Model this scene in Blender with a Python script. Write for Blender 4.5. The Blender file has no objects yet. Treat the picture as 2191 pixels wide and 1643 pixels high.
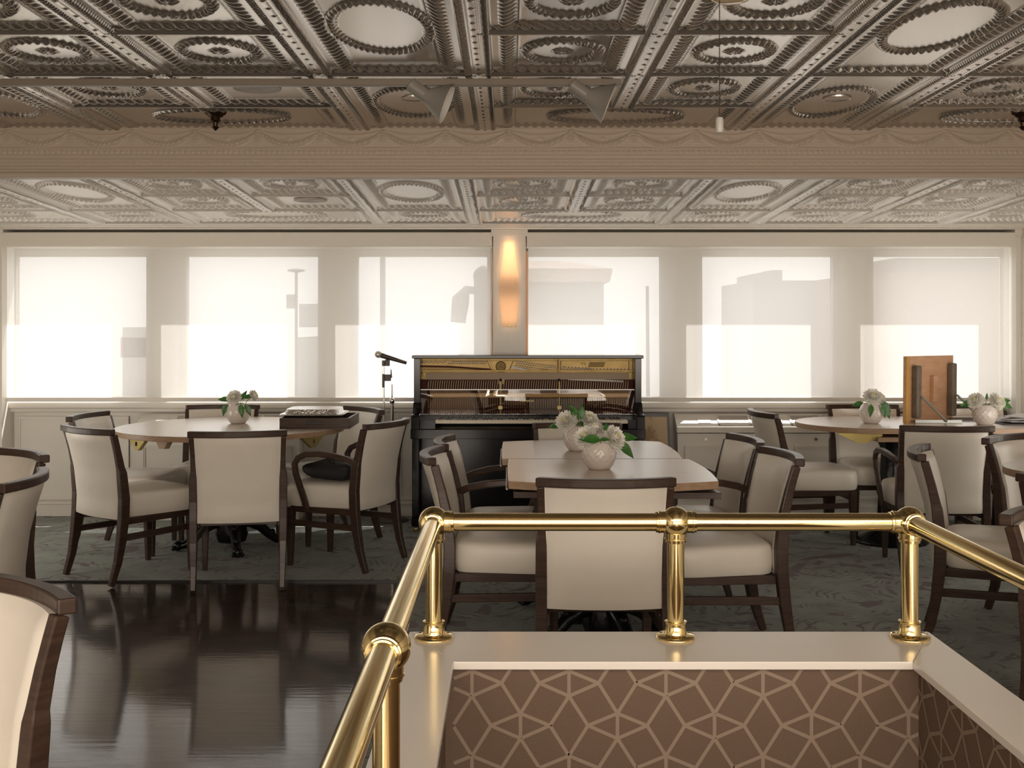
import bpy, math, random
import numpy as np
from mathutils import Vector, Matrix
random.seed(7)
SC = bpy.context.scene
COL = SC.collection
PI = math.pi
R = math.radians

# ---------------------------------------------------------------- camera, world, light, exposure
FPX, XV, YH, ZC = 2380.0, 1088.0, 696.0, 1.40
cam = bpy.data.cameras.new('camera')
cam.sensor_fit = 'HORIZONTAL'; cam.sensor_width = 36.0
cam.lens = 36.0 * FPX / 2191.0
cam.shift_x = (1095.5 - XV) / 2191.0
cam.shift_y = -(821.5 - YH) / 2191.0
cam.clip_start = 0.02; cam.clip_end = 400
camo = bpy.data.objects.new('camera', cam); COL.objects.link(camo)
camo.location = (0, 0, ZC); camo.rotation_euler = (PI / 2, 0, 0)
SC.camera = camo

W = bpy.data.worlds.new('sky'); SC.world = W; W.use_nodes = True
bg = W.node_tree.nodes['Background']
bg.inputs['Color'].default_value = (1.0, 0.98, 0.955, 1)
bg.inputs['Strength'].default_value = 2.1

sun = bpy.data.lights.new('sun', 'SUN'); sun.energy = 9.0; sun.angle = R(0.6); sun.color = (1.0, 0.965, 0.91)
suno = bpy.data.objects.new('sun', sun); COL.objects.link(suno)
SUND = Vector((-0.165, -0.17, -0.415)).normalized()
suno.rotation_euler = SUND.to_track_quat('-Z', 'Y').to_euler()
suno.location = (6, 16, 14)

def area(name, loc, size, energy, color, direction):
    l = bpy.data.lights.new(name, 'AREA'); l.shape = 'RECTANGLE'; l.size, l.size_y = size
    l.energy = energy; l.color = color
    o = bpy.data.objects.new(name, l); COL.objects.link(o)
    o.location = loc; o.rotation_euler = Vector(direction).to_track_quat('-Z', 'Y').to_euler()
    return o
# added fill lights out of view
area('rear_fill', (0.6, -3.6, 1.0), (6.6, 1.2), 235, (1.0, 0.88, 0.76), (0, 1, -0.15))
area('rear_overhead_fill', (0.3, -1.3, 2.30), (6.0, 3.6), 190, (1.0, 0.87, 0.73), (0, 0.08, -1))  # added overhead fill for chair backs and ledge, keeps off the ceiling relief
area('left_side_fill', (-3.6, 6.6, 0.75), (2.0, 0.6), 11, (1.0, 0.93, 0.83), (1, 0.6, -0.1))  # added side fill to brighten the wainscot and chair sides
area('right_side_fill', (3.6, 6.6, 0.75), (2.0, 0.6), 11, (1.0, 0.93, 0.83), (-1, 0.6, -0.1))  # same added fill from the right

SC.view_settings.view_transform = 'Standard'; SC.view_settings.look = 'None'
SC.view_settings.gamma = 1.0; SC.view_settings.exposure = 0.0
SC.view_settings.use_curve_mapping = False

# ---------------------------------------------------------------- materials
MATS = {}
def mat(name, color, rough=0.5, metal=0.0, bump=None, coat=0.0, noise=None, spec=0.5, emit=None, sheen=0.0):
    """bump=(scale,strength,dist)  noise=(scale,color2,lo,hi)"""
    m = bpy.data.materials.new(name); m.use_nodes = True
    nt = m.node_tree; b = nt.nodes['Principled BSDF']
    b.inputs['Base Color'].default_value = (*color, 1)
    b.inputs['Roughness'].default_value = rough
    b.inputs['Metallic'].default_value = metal
    b.inputs['Specular IOR Level'].default_value = spec
    b.inputs['Coat Weight'].default_value = coat
    b.inputs['Coat Roughness'].default_value = 0.12
    b.inputs['Sheen Weight'].default_value = sheen
    if emit:
        b.inputs['Emission Color'].default_value = (*emit[0], 1); b.inputs['Emission Strength'].default_value = emit[1]
    tc = nt.nodes.new('ShaderNodeTexCoord')
    if noise:
        n = nt.nodes.new('ShaderNodeTexNoise'); n.inputs['Scale'].default_value = noise[0]; n.inputs['Detail'].default_value = 5
        nt.links.new(tc.outputs['Object'], n.inputs['Vector'])
        r = nt.nodes.new('ShaderNodeValToRGB')
        r.color_ramp.elements[0].position = noise[2]; r.color_ramp.elements[0].color = (*color, 1)
        r.color_ramp.elements[1].position = noise[3]; r.color_ramp.elements[1].color = (*noise[1], 1)
        nt.links.new(n.outputs['Fac'], r.inputs['Fac']); nt.links.new(r.outputs['Color'], b.inputs['Base Color'])
    if bump:
        n = nt.nodes.new('ShaderNodeTexNoise'); n.inputs['Scale'].default_value = bump[0]; n.inputs['Detail'].default_value = 4
        nt.links.new(tc.outputs['Object'], n.inputs['Vector'])
        bp = nt.nodes.new('ShaderNodeBump'); bp.inputs['Strength'].default_value = bump[1]; bp.inputs['Distance'].default_value = bump[2]
        nt.links.new(n.outputs['Fac'], bp.inputs['Height']); nt.links.new(bp.outputs['Normal'], b.inputs['Normal'])
    MATS[name] = m
    return m

def wood(name, c1, c2, rough, scale=(2, 30, 30), coat=0.0, bump=0.1):
    m = mat(name, c1, rough, coat=coat); nt = m.node_tree; b = nt.nodes['Principled BSDF']
    tc = nt.nodes.new('ShaderNodeTexCoord'); mp = nt.nodes.new('ShaderNodeMapping'); mp.inputs['Scale'].default_value = scale
    n = nt.nodes.new('ShaderNodeTexNoise'); n.inputs['Scale'].default_value = 3; n.inputs['Detail'].default_value = 6
    r = nt.nodes.new('ShaderNodeValToRGB')
    r.color_ramp.elements[0].position = 0.35; r.color_ramp.elements[0].color = (*c1, 1)
    r.color_ramp.elements[1].position = 0.68; r.color_ramp.elements[1].color = (*c2, 1)
    nt.links.new(tc.outputs['Object'], mp.inputs['Vector']); nt.links.new(mp.outputs['Vector'], n.inputs['Vector'])
    nt.links.new(n.outputs['Fac'], r.inputs['Fac']); nt.links.new(r.outputs['Color'], b.inputs['Base Color'])
    bp = nt.nodes.new('ShaderNodeBump'); bp.inputs['Strength'].default_value = bump; bp.inputs['Distance'].default_value = 0.002
    nt.links.new(n.outputs['Fac'], bp.inputs['Height']); nt.links.new(bp.outputs['Normal'], b.inputs['Normal'])
    return m

white_paint = mat('white_paint', (0.80, 0.76, 0.69), 0.42, bump=(60, 0.06, 0.002))
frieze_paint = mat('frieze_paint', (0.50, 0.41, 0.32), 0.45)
tin = mat('tin_ceiling', (0.52, 0.475, 0.425), 0.23, metal=0.82, bump=(9, 0.05, 0.003))
tin_far = mat('tin_ceiling_painted', (0.84, 0.80, 0.74), 0.40, metal=0.35, bump=(9, 0.05, 0.003))
ledge_paint = mat('ledge_paint', (0.84, 0.79, 0.73), 0.24, bump=(35, 0.08, 0.002), coat=0.4)
leather = mat('cream_leather', (0.85, 0.795, 0.705), 0.34, bump=(220, 0.08, 0.001), noise=(6, (0.82, 0.76, 0.67), 0.4, 0.7))
walnut = wood('walnut_wood', (0.046, 0.026, 0.018), (0.072, 0.041, 0.028), 0.45, (3, 3, 30), coat=0.2)
walnut.node_tree.nodes['Principled BSDF'].inputs['Specular IOR Level'].default_value = 0.3
tabletop_m = wood('pale_oak_top', (0.66, 0.55, 0.45), (0.72, 0.61, 0.51), 0.36, (1.2, 22, 22), coat=1.0, bump=0.04)
tabletop_m.node_tree.nodes['Principled BSDF'].inputs['Coat Roughness'].default_value = 0.27
edge_m = wood('oak_edge', (0.33, 0.21, 0.125), (0.42, 0.28, 0.18), 0.4, (1.5, 25, 40))
iron = mat('black_cast_iron', (0.006, 0.006, 0.008), 0.25, bump=(50, 0.5, 0.004))
brass = mat('polished_brass', (0.91, 0.73, 0.37), 0.11, metal=1.0, noise=(9, (0.82, 0.67, 0.35), 0.35, 0.75))
brass2 = mat('dull_brass', (0.62, 0.50, 0.20), 0.38, metal=0.8)
black_gloss = mat('black_piano_lacquer', (0.005, 0.004, 0.005), 0.16, spec=0.35)
chrome = mat('chrome', (0.65, 0.62, 0.6), 0.16, metal=1.0)
steel = mat('brushed_steel', (0.42, 0.44, 0.42), 0.35, metal=0.9)
mic_black = mat('microphone_black', (0.05, 0.035, 0.028), 0.4)
ceramic = mat('white_glazed_ceramic', (0.74, 0.67, 0.62), 0.16, coat=0.5)
petal_m = mat('white_petal', (0.94, 0.92, 0.85), 0.6)
petal_c = mat('yellow_green_petal', (0.72, 0.70, 0.36), 0.6)
leaf_m = mat('green_leaf', (0.035, 0.13, 0.02), 0.35, noise=(40, (0.06, 0.20, 0.035), 0.4, 0.7))
stem_m = mat('green_stem', (0.16, 0.26, 0.07), 0.5)
gold_plate = mat('gold_iron_plate', (0.36, 0.25, 0.095), 0.42, metal=0.6, noise=(12, (0.27, 0.18, 0.06), 0.35, 0.75))
felt_m = mat('brown_felt', (0.42, 0.33, 0.24), 0.9)
red_felt = mat('dark_red_felt', (0.09, 0.025, 0.018), 0.9)
hammer_w = mat('hammer_wood', (0.42, 0.25, 0.12), 0.6)
ivory = mat('ivory_key', (0.86, 0.78, 0.60), 0.3, coat=0.2)
rail_gold = mat('golden_rail_wood', (0.62, 0.34, 0.07), 0.3, coat=0.4)
lamp_grey = mat('grey_lamp_enamel', (0.25, 0.235, 0.205), 0.4)
lamp_in = mat('white_lamp_inside', (0.75, 0.72, 0.66), 0.5)
foil = mat('aluminium_foil', (0.80, 0.79, 0.77), 0.2, metal=1.0, bump=(70, 0.6, 0.006))
black_bag = mat('black_nylon', (0.008, 0.008, 0.01), 0.55, bump=(25, 0.5, 0.01))
under_wood = wood('orange_plywood', (0.58, 0.32, 0.18), (0.66, 0.40, 0.25), 0.45, (3, 3, 12), bump=0.03)
grey_wood = mat('greyed_wood', (0.15, 0.12, 0.09), 0.5, noise=(20, (0.20, 0.16, 0.12), 0.4, 0.7))
paper = mat('white_paper', (0.80, 0.79, 0.80), 0.7)
black_plastic = mat('black_plastic', (0.01, 0.01, 0.012), 0.35)
grille_m = mat('grille_grey', (0.50, 0.46, 0.41), 0.45)
copper = mat('copper_trim', (0.55, 0.30, 0.17), 0.4, metal=0.3)
frame_paint = mat('window_frame_paint', (0.42, 0.36, 0.29), 0.5)
sill_m = mat('sill_paint', (0.74, 0.70, 0.63), 0.35)

# dark parquet
def floor_mat():
    m = mat('dark_parquet', (0.03, 0.012, 0.008), 0.2); nt = m.node_tree; b = nt.nodes['Principled BSDF']; L = nt.links
    tc = nt.nodes.new('ShaderNodeTexCoord')
    mp = nt.nodes.new('ShaderNodeMapping'); mp.inputs['Rotation'].default_value = (0, 0, R(45))
    br = nt.nodes.new('ShaderNodeTexBrick'); br.inputs['Scale'].default_value = 1.0
    br.inputs['Brick Width'].default_value = 0.45; br.inputs['Row Height'].default_value = 0.11
    br.inputs['Mortar Size'].default_value = 0.0016; br.inputs['Bias'].default_value = 0
    br.inputs['Color1'].default_value = (0.034, 0.013, 0.008, 1); br.inputs['Color2'].default_value = (0.010, 0.0045, 0.0035, 1)
    br.inputs['Mortar'].default_value = (0.006, 0.003, 0.003, 1)
    L.new(tc.outputs['Object'], mp.inputs['Vector']); L.new(mp.outputs['Vector'], br.inputs['Vector'])
    mp2 = nt.nodes.new('ShaderNodeMapping'); mp2.inputs['Scale'].default_value = (1.2, 14, 1)
    n = nt.nodes.new('ShaderNodeTexNoise'); n.inputs['Scale'].default_value = 3; n.inputs['Detail'].default_value = 6
    L.new(tc.outputs['Object'], mp2.inputs['Vector']); L.new(mp2.outputs['Vector'], n.inputs['Vector'])
    mx = nt.nodes.new('ShaderNodeMix'); mx.data_type = 'RGBA'; mx.blend_type = 'MULTIPLY'; mx.inputs[0].default_value = 0.7
    L.new(br.outputs['Color'], mx.inputs[6]); L.new(n.outputs['Color'], mx.inputs[7]); L.new(br.outputs['Color'], b.inputs['Base Color'])
    r = nt.nodes.new('ShaderNodeMapRange'); r.inputs['To Min'].default_value = 0.28; r.inputs['To Max'].default_value = 0.5; b.inputs['Specular IOR Level'].default_value = 0.25
    L.new(n.outputs['Fac'], r.inputs['Value']); L.new(r.outputs['Result'], b.inputs['Roughness'])
    ad = nt.nodes.new('ShaderNodeMath'); ad.operation = 'MULTIPLY_ADD'; ad.inputs[1].default_value = -0.9
    L.new(br.outputs['Fac'], ad.inputs[0]); L.new(n.outputs['Fac'], ad.inputs[2])
    bp = nt.nodes.new('ShaderNodeBump'); bp.inputs['Strength'].default_value = 0.22; bp.inputs['Distance'].default_value = 0.004
    L.new(ad.outputs[0], bp.inputs['Height']); L.new(bp.outputs['Normal'], b.inputs['Normal'])
    bp2 = nt.nodes.new('ShaderNodeBump'); bp2.inputs['Strength'].default_value = 0.12; bp2.inputs['Distance'].default_value = 0.003
    L.new(ad.outputs[0], bp2.inputs['Height']); L.new(bp2.outputs['Normal'], b.inputs['Coat Normal'])
    b.inputs['Coat Weight'].default_value = 1.0; b.inputs['Coat Roughness'].default_value = 0.075
    return m
parquet = floor_mat()

def carpet_mat():
    m = mat('sage_carpet', (0.2, 0.22, 0.18), 0.95, sheen=0.2); nt = m.node_tree; b = nt.nodes['Principled BSDF']; L = nt.links
    tc = nt.nodes.new('ShaderNodeTexCoord')
    def N(t): return nt.nodes.new(t)
    base = N('ShaderNodeTexNoise'); base.inputs['Scale'].default_value = 5; base.inputs['Detail'].default_value = 7; base.inputs['Roughness'].default_value = 0.7
    L.new(tc.outputs['Object'], base.inputs['Vector'])
    # scrolls: distorted rings around scattered centres
    vo = N('ShaderNodeTexVoronoi'); vo.inputs['Scale'].default_value = 2.1
    dn = N('ShaderNodeTexNoise'); dn.inputs['Scale'].default_value = 2.5; dn.inputs['Detail'].default_value = 3
    L.new(tc.outputs['Object'], dn.inputs['Vector'])
    va = N('ShaderNodeVectorMath'); va.operation = 'SCALE'; va.inputs['Scale'].default_value = 0.28
    L.new(dn.outputs['Color'], va.inputs[0])
    vb = N('ShaderNodeVectorMath'); vb.operation = 'ADD'; L.new(tc.outputs['Object'], vb.inputs[0]); L.new(va.outputs['Vector'], vb.inputs[1])
    L.new(vb.outputs['Vector'], vo.inputs['Vector'])
    s = N('ShaderNodeMath'); s.operation = 'MULTIPLY'; s.inputs[1].default_value = 78; L.new(vo.outputs['Distance'], s.inputs[0])
    sn = N('ShaderNodeMath'); sn.operation = 'SINE'; L.new(s.outputs[0], sn.inputs[0])
    mr = N('ShaderNodeMapRange'); mr.inputs['From Min'].default_value = 0.45; mr.inputs['From Max'].default_value = 0.8
    L.new(sn.outputs[0], mr.inputs['Value'])
    # break the rings up
    bk = N('ShaderNodeTexNoise'); bk.inputs['Scale'].default_value = 7; bk.inputs['Detail'].default_value = 3; L.new(tc.outputs['Object'], bk.inputs['Vector'])
    mr2 = N('ShaderNodeMapRange'); mr2.inputs['From Min'].default_value = 0.48; mr2.inputs['From Max'].default_value = 0.58; L.new(bk.outputs['Fac'], mr2.inputs['Value'])
    mu = N('ShaderNodeMath'); mu.operation = 'MULTIPLY'; L.new(mr.outputs['Result'], mu.inputs[0]); L.new(mr2.outputs['Result'], mu.inputs[1])
    # purple blooms
    pb = N('ShaderNodeTexNoise'); pb.inputs['Scale'].default_value = 4.2; pb.inputs['Detail'].default_value = 4; pb.inputs['Distortion'].default_value = 1.2
    L.new(tc.outputs['Object'], pb.inputs['Vector'])
    mr3 = N('ShaderNodeMapRange'); mr3.inputs['From Min'].default_value = 0.60; mr3.inputs['From Max'].default_value = 0.63; L.new(pb.outputs['Fac'], mr3.inputs['Value'])
    c0 = N('ShaderNodeValToRGB'); c0.color_ramp.elements[0].position = 0.35; c0.color_ramp.elements[0].color = (0.24, 0.265, 0.235, 1)
    c0.color_ramp.elements[1].position = 0.65; c0.color_ramp.elements[1].color = (0.155, 0.165, 0.14, 1); L.new(base.outputs['Fac'], c0.inputs['Fac'])
    m1 = N('ShaderNodeMix'); m1.data_type = 'RGBA'; L.new(mu.outputs[0], m1.inputs[0]); L.new(c0.outputs['Color'], m1.inputs[6]); m1.inputs[7].default_value = (0.085, 0.06, 0.062, 1)
    m2 = N('ShaderNodeMix'); m2.data_type = 'RGBA'; L.new(mr3.outputs['Result'], m2.inputs[0]); L.new(m1.outputs[2], m2.inputs[6]); m2.inputs[7].default_value = (0.105, 0.06, 0.078, 1)
    L.new(m2.outputs[2], b.inputs['Base Color'])
    fn = N('ShaderNodeTexNoise'); fn.inputs['Scale'].default_value = 260; L.new(tc.outputs['Object'], fn.inputs['Vector'])
    bp = N('ShaderNodeBump'); bp.inputs['Strength'].default_value = 0.5; bp.inputs['Distance'].default_value = 0.004
    L.new(fn.outputs['Fac'], bp.inputs['Height']); L.new(bp.outputs['Normal'], b.inputs['Normal'])
    return m
carpet = carpet_mat()

wallpaper = mat('brown_woven_wallpaper', (0.125, 0.080, 0.052), 0.75, bump=(300, 0.4, 0.002), noise=(420, (0.16, 0.105, 0.072), 0.3, 0.7))
wallpaper_line = mat('taupe_wallpaper_line', (0.28, 0.21, 0.155), 0.7, bump=(300, 0.3, 0.002))

def shade_mat():
    m = bpy.data.materials.new('sheer_roller_shade'); m.use_nodes = True; nt = m.node_tree; nt.nodes.clear(); L = nt.links
    out = nt.nodes.new('ShaderNodeOutputMaterial')
    tl = nt.nodes.new('ShaderNodeBsdfTranslucent'); tl.inputs['Color'].default_value = (0.78, 0.77, 0.75, 1)
    df = nt.nodes.new('ShaderNodeBsdfDiffuse'); df.inputs['Color'].default_value = (0.86, 0.835, 0.78, 1)
    tr = nt.nodes.new('ShaderNodeBsdfTransparent')
    m1 = nt.nodes.new('ShaderNodeMixShader'); m1.inputs[0].default_value = 0.48
    m2 = nt.nodes.new('ShaderNodeMixShader')
    tc = nt.nodes.new('ShaderNodeTexCoord'); n = nt.nodes.new('ShaderNodeTexNoise'); n.inputs['Scale'].default_value = 180
    r = nt.nodes.new('ShaderNodeMapRange'); r.inputs['To Min'].default_value = 0.17; r.inputs['To Max'].default_value = 0.23
    L.new(tc.outputs['Object'], n.inputs['Vector']); L.new(n.outputs['Fac'], r.inputs['Value']); L.new(r.outputs['Result'], m2.inputs[0])
    L.new(tl.outputs[0], m1.inputs[1]); L.new(df.outputs[0], m1.inputs[2])
    L.new(m1.outputs[0], m2.inputs[1]); L.new(tr.outputs[0], m2.inputs[2]); L.new(m2.outputs[0], out.inputs['Surface'])
    return m
shade_m = shade_mat()

def glass_mat(name, tint=(1, 1, 1), refl=0.08, rough=0.0):
    m = bpy.data.materials.new(name); m.use_nodes = True; nt = m.node_tree; nt.nodes.clear(); L = nt.links
    out = nt.nodes.new('ShaderNodeOutputMaterial')
    tr = nt.nodes.new('ShaderNodeBsdfTransparent'); tr.inputs['Color'].default_value = (*tint, 1)
    gl = nt.nodes.new('ShaderNodeBsdfGlossy'); gl.inputs['Roughness'].default_value = rough
    mx = nt.nodes.new('ShaderNodeMixShader'); mx.inputs[0].default_value = refl
    L.new(tr.outputs[0], mx.inputs[1]); L.new(gl.outputs[0], mx.inputs[2]); L.new(mx.outputs[0], out.inputs['Surface'])
    return m
pane_m = glass_mat('window_glass', refl=0.05)
desk_glass = glass_mat('clear_acrylic', refl=0.16)

def alabaster():
    m = bpy.data.materials.new('frosted_sconce_glass'); m.use_nodes = True; nt = m.node_tree; nt.nodes.clear(); L = nt.links
    out = nt.nodes.new('ShaderNodeOutputMaterial')
    tl = nt.nodes.new('ShaderNodeBsdfTranslucent'); tl.inputs['Color'].default_value = (0.92, 0.76, 0.60, 1)
    df = nt.nodes.new('ShaderNodeBsdfDiffuse'); df.inputs['Color'].default_value = (0.82, 0.72, 0.62, 1)
    mx = nt.nodes.new('ShaderNodeMixShader'); mx.inputs[0].default_value = 0.35
    L.new(tl.outputs[0], mx.inputs[1]); L.new(df.outputs[0], mx.inputs[2]); L.new(mx.outputs[0], out.inputs['Surface'])
    return m
sconce_glass = alabaster()

# ---------------------------------------------------------------- mesh helpers
class MB:
    def __init__(s): s.v = []; s.f = []; s.mi = []; s.sm = []
    def add(s, verts, faces, mi=0, smooth=False):
        o = len(s.v); s.v += [tuple(v) for v in verts]
        for f in faces: s.f.append([i + o for i in f]); s.mi.append(mi); s.sm.append(smooth)
        return s
    def box(s, x0, x1, y0, y1, z0, z1, mi=0):
        v = [(x0, y0, z0), (x1, y0, z0), (x1, y1, z0), (x0, y1, z0), (x0, y0, z1), (x1, y0, z1), (x1, y1, z1), (x0, y1, z1)]
        return s.add(v, [(0, 3, 2, 1), (4, 5, 6, 7), (0, 1, 5, 4), (1, 2, 6, 5), (2, 3, 7, 6), (3, 0, 4, 7)], mi)
    def hexa(s, p, mi=0):
        return s.add(p, [(0, 3, 2, 1), (4, 5, 6, 7), (0, 1, 5, 4), (1, 2, 6, 5), (2, 3, 7, 6), (3, 0, 4, 7)], mi)
    def tube(s, path, rad, n=12, mi=0, smooth=True, cap=True, closed=False):
        P = [Vector(p) for p in path]; m = len(P)
        rr = rad if isinstance(rad, (list, tuple)) else [rad] * m
        vs = []; prev = None
        for i, p in enumerate(P):
            if closed: t = P[(i + 1) % m] - P[i - 1]
            else: t = (P[min(i + 1, m - 1)] - P[max(i - 1, 0)])
            t = t.normalized() if t.length > 1e-9 else Vector((0, 0, 1))
            if prev is None:
                a = Vector((0, 0, 1)) if abs(t.z) < 0.9 else Vector((1, 0, 0))
                u = t.cross(a).normalized()
            else:
                u = (prev - t * prev.dot(t)).normalized()
            prev = u; w = t.cross(u)
            for k in range(n):
                a = 2 * PI * k / n; vs.append(p + (u * math.cos(a) + w * math.sin(a)) * rr[i])
        fs = []
        for i in range(m - 1 + (1 if closed else 0)):
            j = (i + 1) % m
            for k in range(n):
                k2 = (k + 1) % n; fs.append((i * n + k, i * n + k2, j * n + k2, j * n + k))
        s.add(vs, fs, mi, smooth)
        if cap and not closed:
            s.add(vs[:n], [tuple(range(n - 1, -1, -1))], mi); s.add(vs[-n:], [tuple(range(n))], mi)
        return s
    def sweep(s, path, sizes, side, mi=0):
        """rectangular section along path; side = fixed 'width' direction; sizes=(w,d) per point"""
        P = [Vector(p) for p in path]; m = len(P); vs = []
        for i, p in enumerate(P):
            t = (P[min(i + 1, m - 1)] - P[max(i - 1, 0)]).normalized()
            u = Vector(side); u = (u - t * u.dot(t)).normalized(); w = t.cross(u)
            a, b = (sizes[i] if isinstance(sizes, list) else sizes); a /= 2; b /= 2
            vs += [p - u * a - w * b, p + u * a - w * b, p + u * a + w * b, p - u * a + w * b]
        fs = []
        for i in range(m - 1):
            for k in range(4):
                k2 = (k + 1) % 4; fs.append((i * 4 + k, i * 4 + k2, i * 4 + 4 + k2, i * 4 + 4 + k))
        fs += [(3, 2, 1, 0), (m * 4 - 4, m * 4 - 3, m * 4 - 2, m * 4 - 1)]
        return s.add(vs, fs, mi)
    def lathe(s, prof, n=32, c=(0, 0, 0), mi=0, axis='z', smooth=True, rfun=None):
        vs = []
        for (r, z) in prof:
            for k in range(n):
                a = 2 * PI * k / n; q = r * (rfun(a, z) if rfun else 1)
                x, y = q * math.cos(a), q * math.sin(a)
                if axis == 'z': vs.append((c[0] + x, c[1] + y, c[2] + z))
                elif axis == 'x': vs.append((c[0] + z, c[1] + x, c[2] + y))
                else: vs.append((c[0] + y, c[1] + z, c[2] + x))
        fs = []
        for i in range(len(prof) - 1):
            for k in range(n):
                k2 = (k + 1) % n; fs.append((i * n + k, i * n + k2, (i + 1) * n + k2, (i + 1) * n + k))
        return s.add(vs, fs, mi, smooth)
    def ball(s, c, r, n=16, m=10, mi=0, sc=(1, 1, 1)):
        vs = [(c[0], c[1], c[2] - r * sc[2])]; fs = []
        for i in range(1, m):
            t = -PI / 2 + PI * i / m
            for k in range(n):
                a = 2 * PI * k / n; vs.append((c[0] + r * sc[0] * math.cos(t) * math.cos(a), c[1] + r * sc[1] * math.cos(t) * math.sin(a), c[2] + r * sc[2] * math.sin(t)))
        vs.append((c[0], c[1], c[2] + r * sc[2])); last = len(vs) - 1
        for k in range(n): fs.append((0, 1 + (k + 1) % n, 1 + k)); fs.append((last, last - n + k, last - n + (k + 1) % n))
        for i in range(m - 2):
            for k in range(n):
                k2 = (k + 1) % n; fs.append((1 + i * n + k, 1 + i * n + k2, 1 + (i + 1) * n + k2, 1 + (i + 1) * n + k))
        return s.add(vs, fs, mi, True)
    def prism(s, poly, z0, z1, mi=0, side_mi=None):
        n = len(poly); vs = [(x, y, z0) for x, y in poly] + [(x, y, z1) for x, y in poly]
        s.add(vs, [tuple(range(n - 1, -1, -1)), tuple(range(n, 2 * n))], mi)
        s.add(vs, [(i, (i + 1) % n, n + (i + 1) % n, n + i) for i in range(n)], mi if side_mi is None else side_mi)
        return s
    def build(s, name, mats, parent=None, bevel=0.0, seg=2, matrix=None, recalc=True):
        me = bpy.data.meshes.new(name); me.from_pydata(s.v, [], s.f)
        if not isinstance(mats, (list, tuple)): mats = [mats]
        for m in mats: me.materials.append(m)
        me.polygons.foreach_set('material_index', s.mi); me.polygons.foreach_set('use_smooth', s.sm)
        if recalc:
            import bmesh
            b = bmesh.new(); b.from_mesh(me)
            bmesh.ops.remove_doubles(b, verts=b.verts, dist=1e-6)
            bmesh.ops.recalc_face_normals(b, faces=b.faces); b.to_mesh(me); b.free()
        me.update()
        if any(s.sm): me.set_sharp_from_angle(angle=R(38))
        o = bpy.data.objects.new(name, me); COL.objects.link(o)
        if parent is not None: o.parent = parent
        if matrix is not None: o.matrix_world = matrix
        if bevel > 0:
            md = o.modifiers.new('bevel', 'BEVEL'); md.width = bevel; md.segments = seg; md.limit_method = 'ANGLE'; md.angle_limit = R(35)
            md.harden_normals = False
        return o

def tag(o, label=None, cat=None, group=None, kind=None):
    if label: o['label'] = label
    if cat: o['category'] = cat
    if group: o['group'] = group
    if kind: o['kind'] = kind
    return o
def thing(name, loc, label, cat, group=None, rz=0.0):
    o = bpy.data.objects.new(name, None); COL.objects.link(o); o.location = loc; o.rotation_euler = (0, 0, rz)
    o.empty_display_size = 0.05
    return tag(o, label, cat, group)
def struct(o): o['kind'] = 'structure'; return o
def copy_tree(o, parent=None):
    c = o.copy(); COL.objects.link(c)
    if parent is not None: c.parent = parent; c.matrix_parent_inverse = o.matrix_parent_inverse.copy()
    for ch in list(o.children): copy_tree(ch, c)
    return c

# ---------------------------------------------------------------- heightfield panels
def heightgrid(name, xs, ys, H, place, m, parent=None):
    """xs,ys 1-D arrays; H (len(ys),len(xs)); place(X,Y,H)-> xyz arrays"""
    X, Y = np.meshgrid(xs, ys); P = place(X, Y, H); ny, nx = X.shape
    co = np.stack(P, -1).reshape(-1, 3).astype(np.float32)
    idx = np.arange(nx * ny).reshape(ny, nx)
    q = np.stack([idx[:-1, :-1], idx[1:, :-1], idx[1:, 1:], idx[:-1, 1:]], -1).reshape(-1, 4)
    me = bpy.data.meshes.new(name); me.vertices.add(len(co)); me.vertices.foreach_set('co', co.ravel())
    me.loops.add(q.size); me.loops.foreach_set('vertex_index', q.ravel().astype(np.int32))
    me.polygons.add(len(q)); me.polygons.foreach_set('loop_start', np.arange(0, q.size, 4, dtype=np.int32))
    me.polygons.foreach_set('loop_total', np.full(len(q), 4, dtype=np.int32))
    me.polygons.foreach_set('use_smooth', np.ones(len(q), dtype=bool))
    me.materials.append(m); me.update(calc_edges=True); me.validate()
    o = bpy.data.objects.new(name, me); COL.objects.link(o)
    if parent: o.parent = parent
    return o

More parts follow.
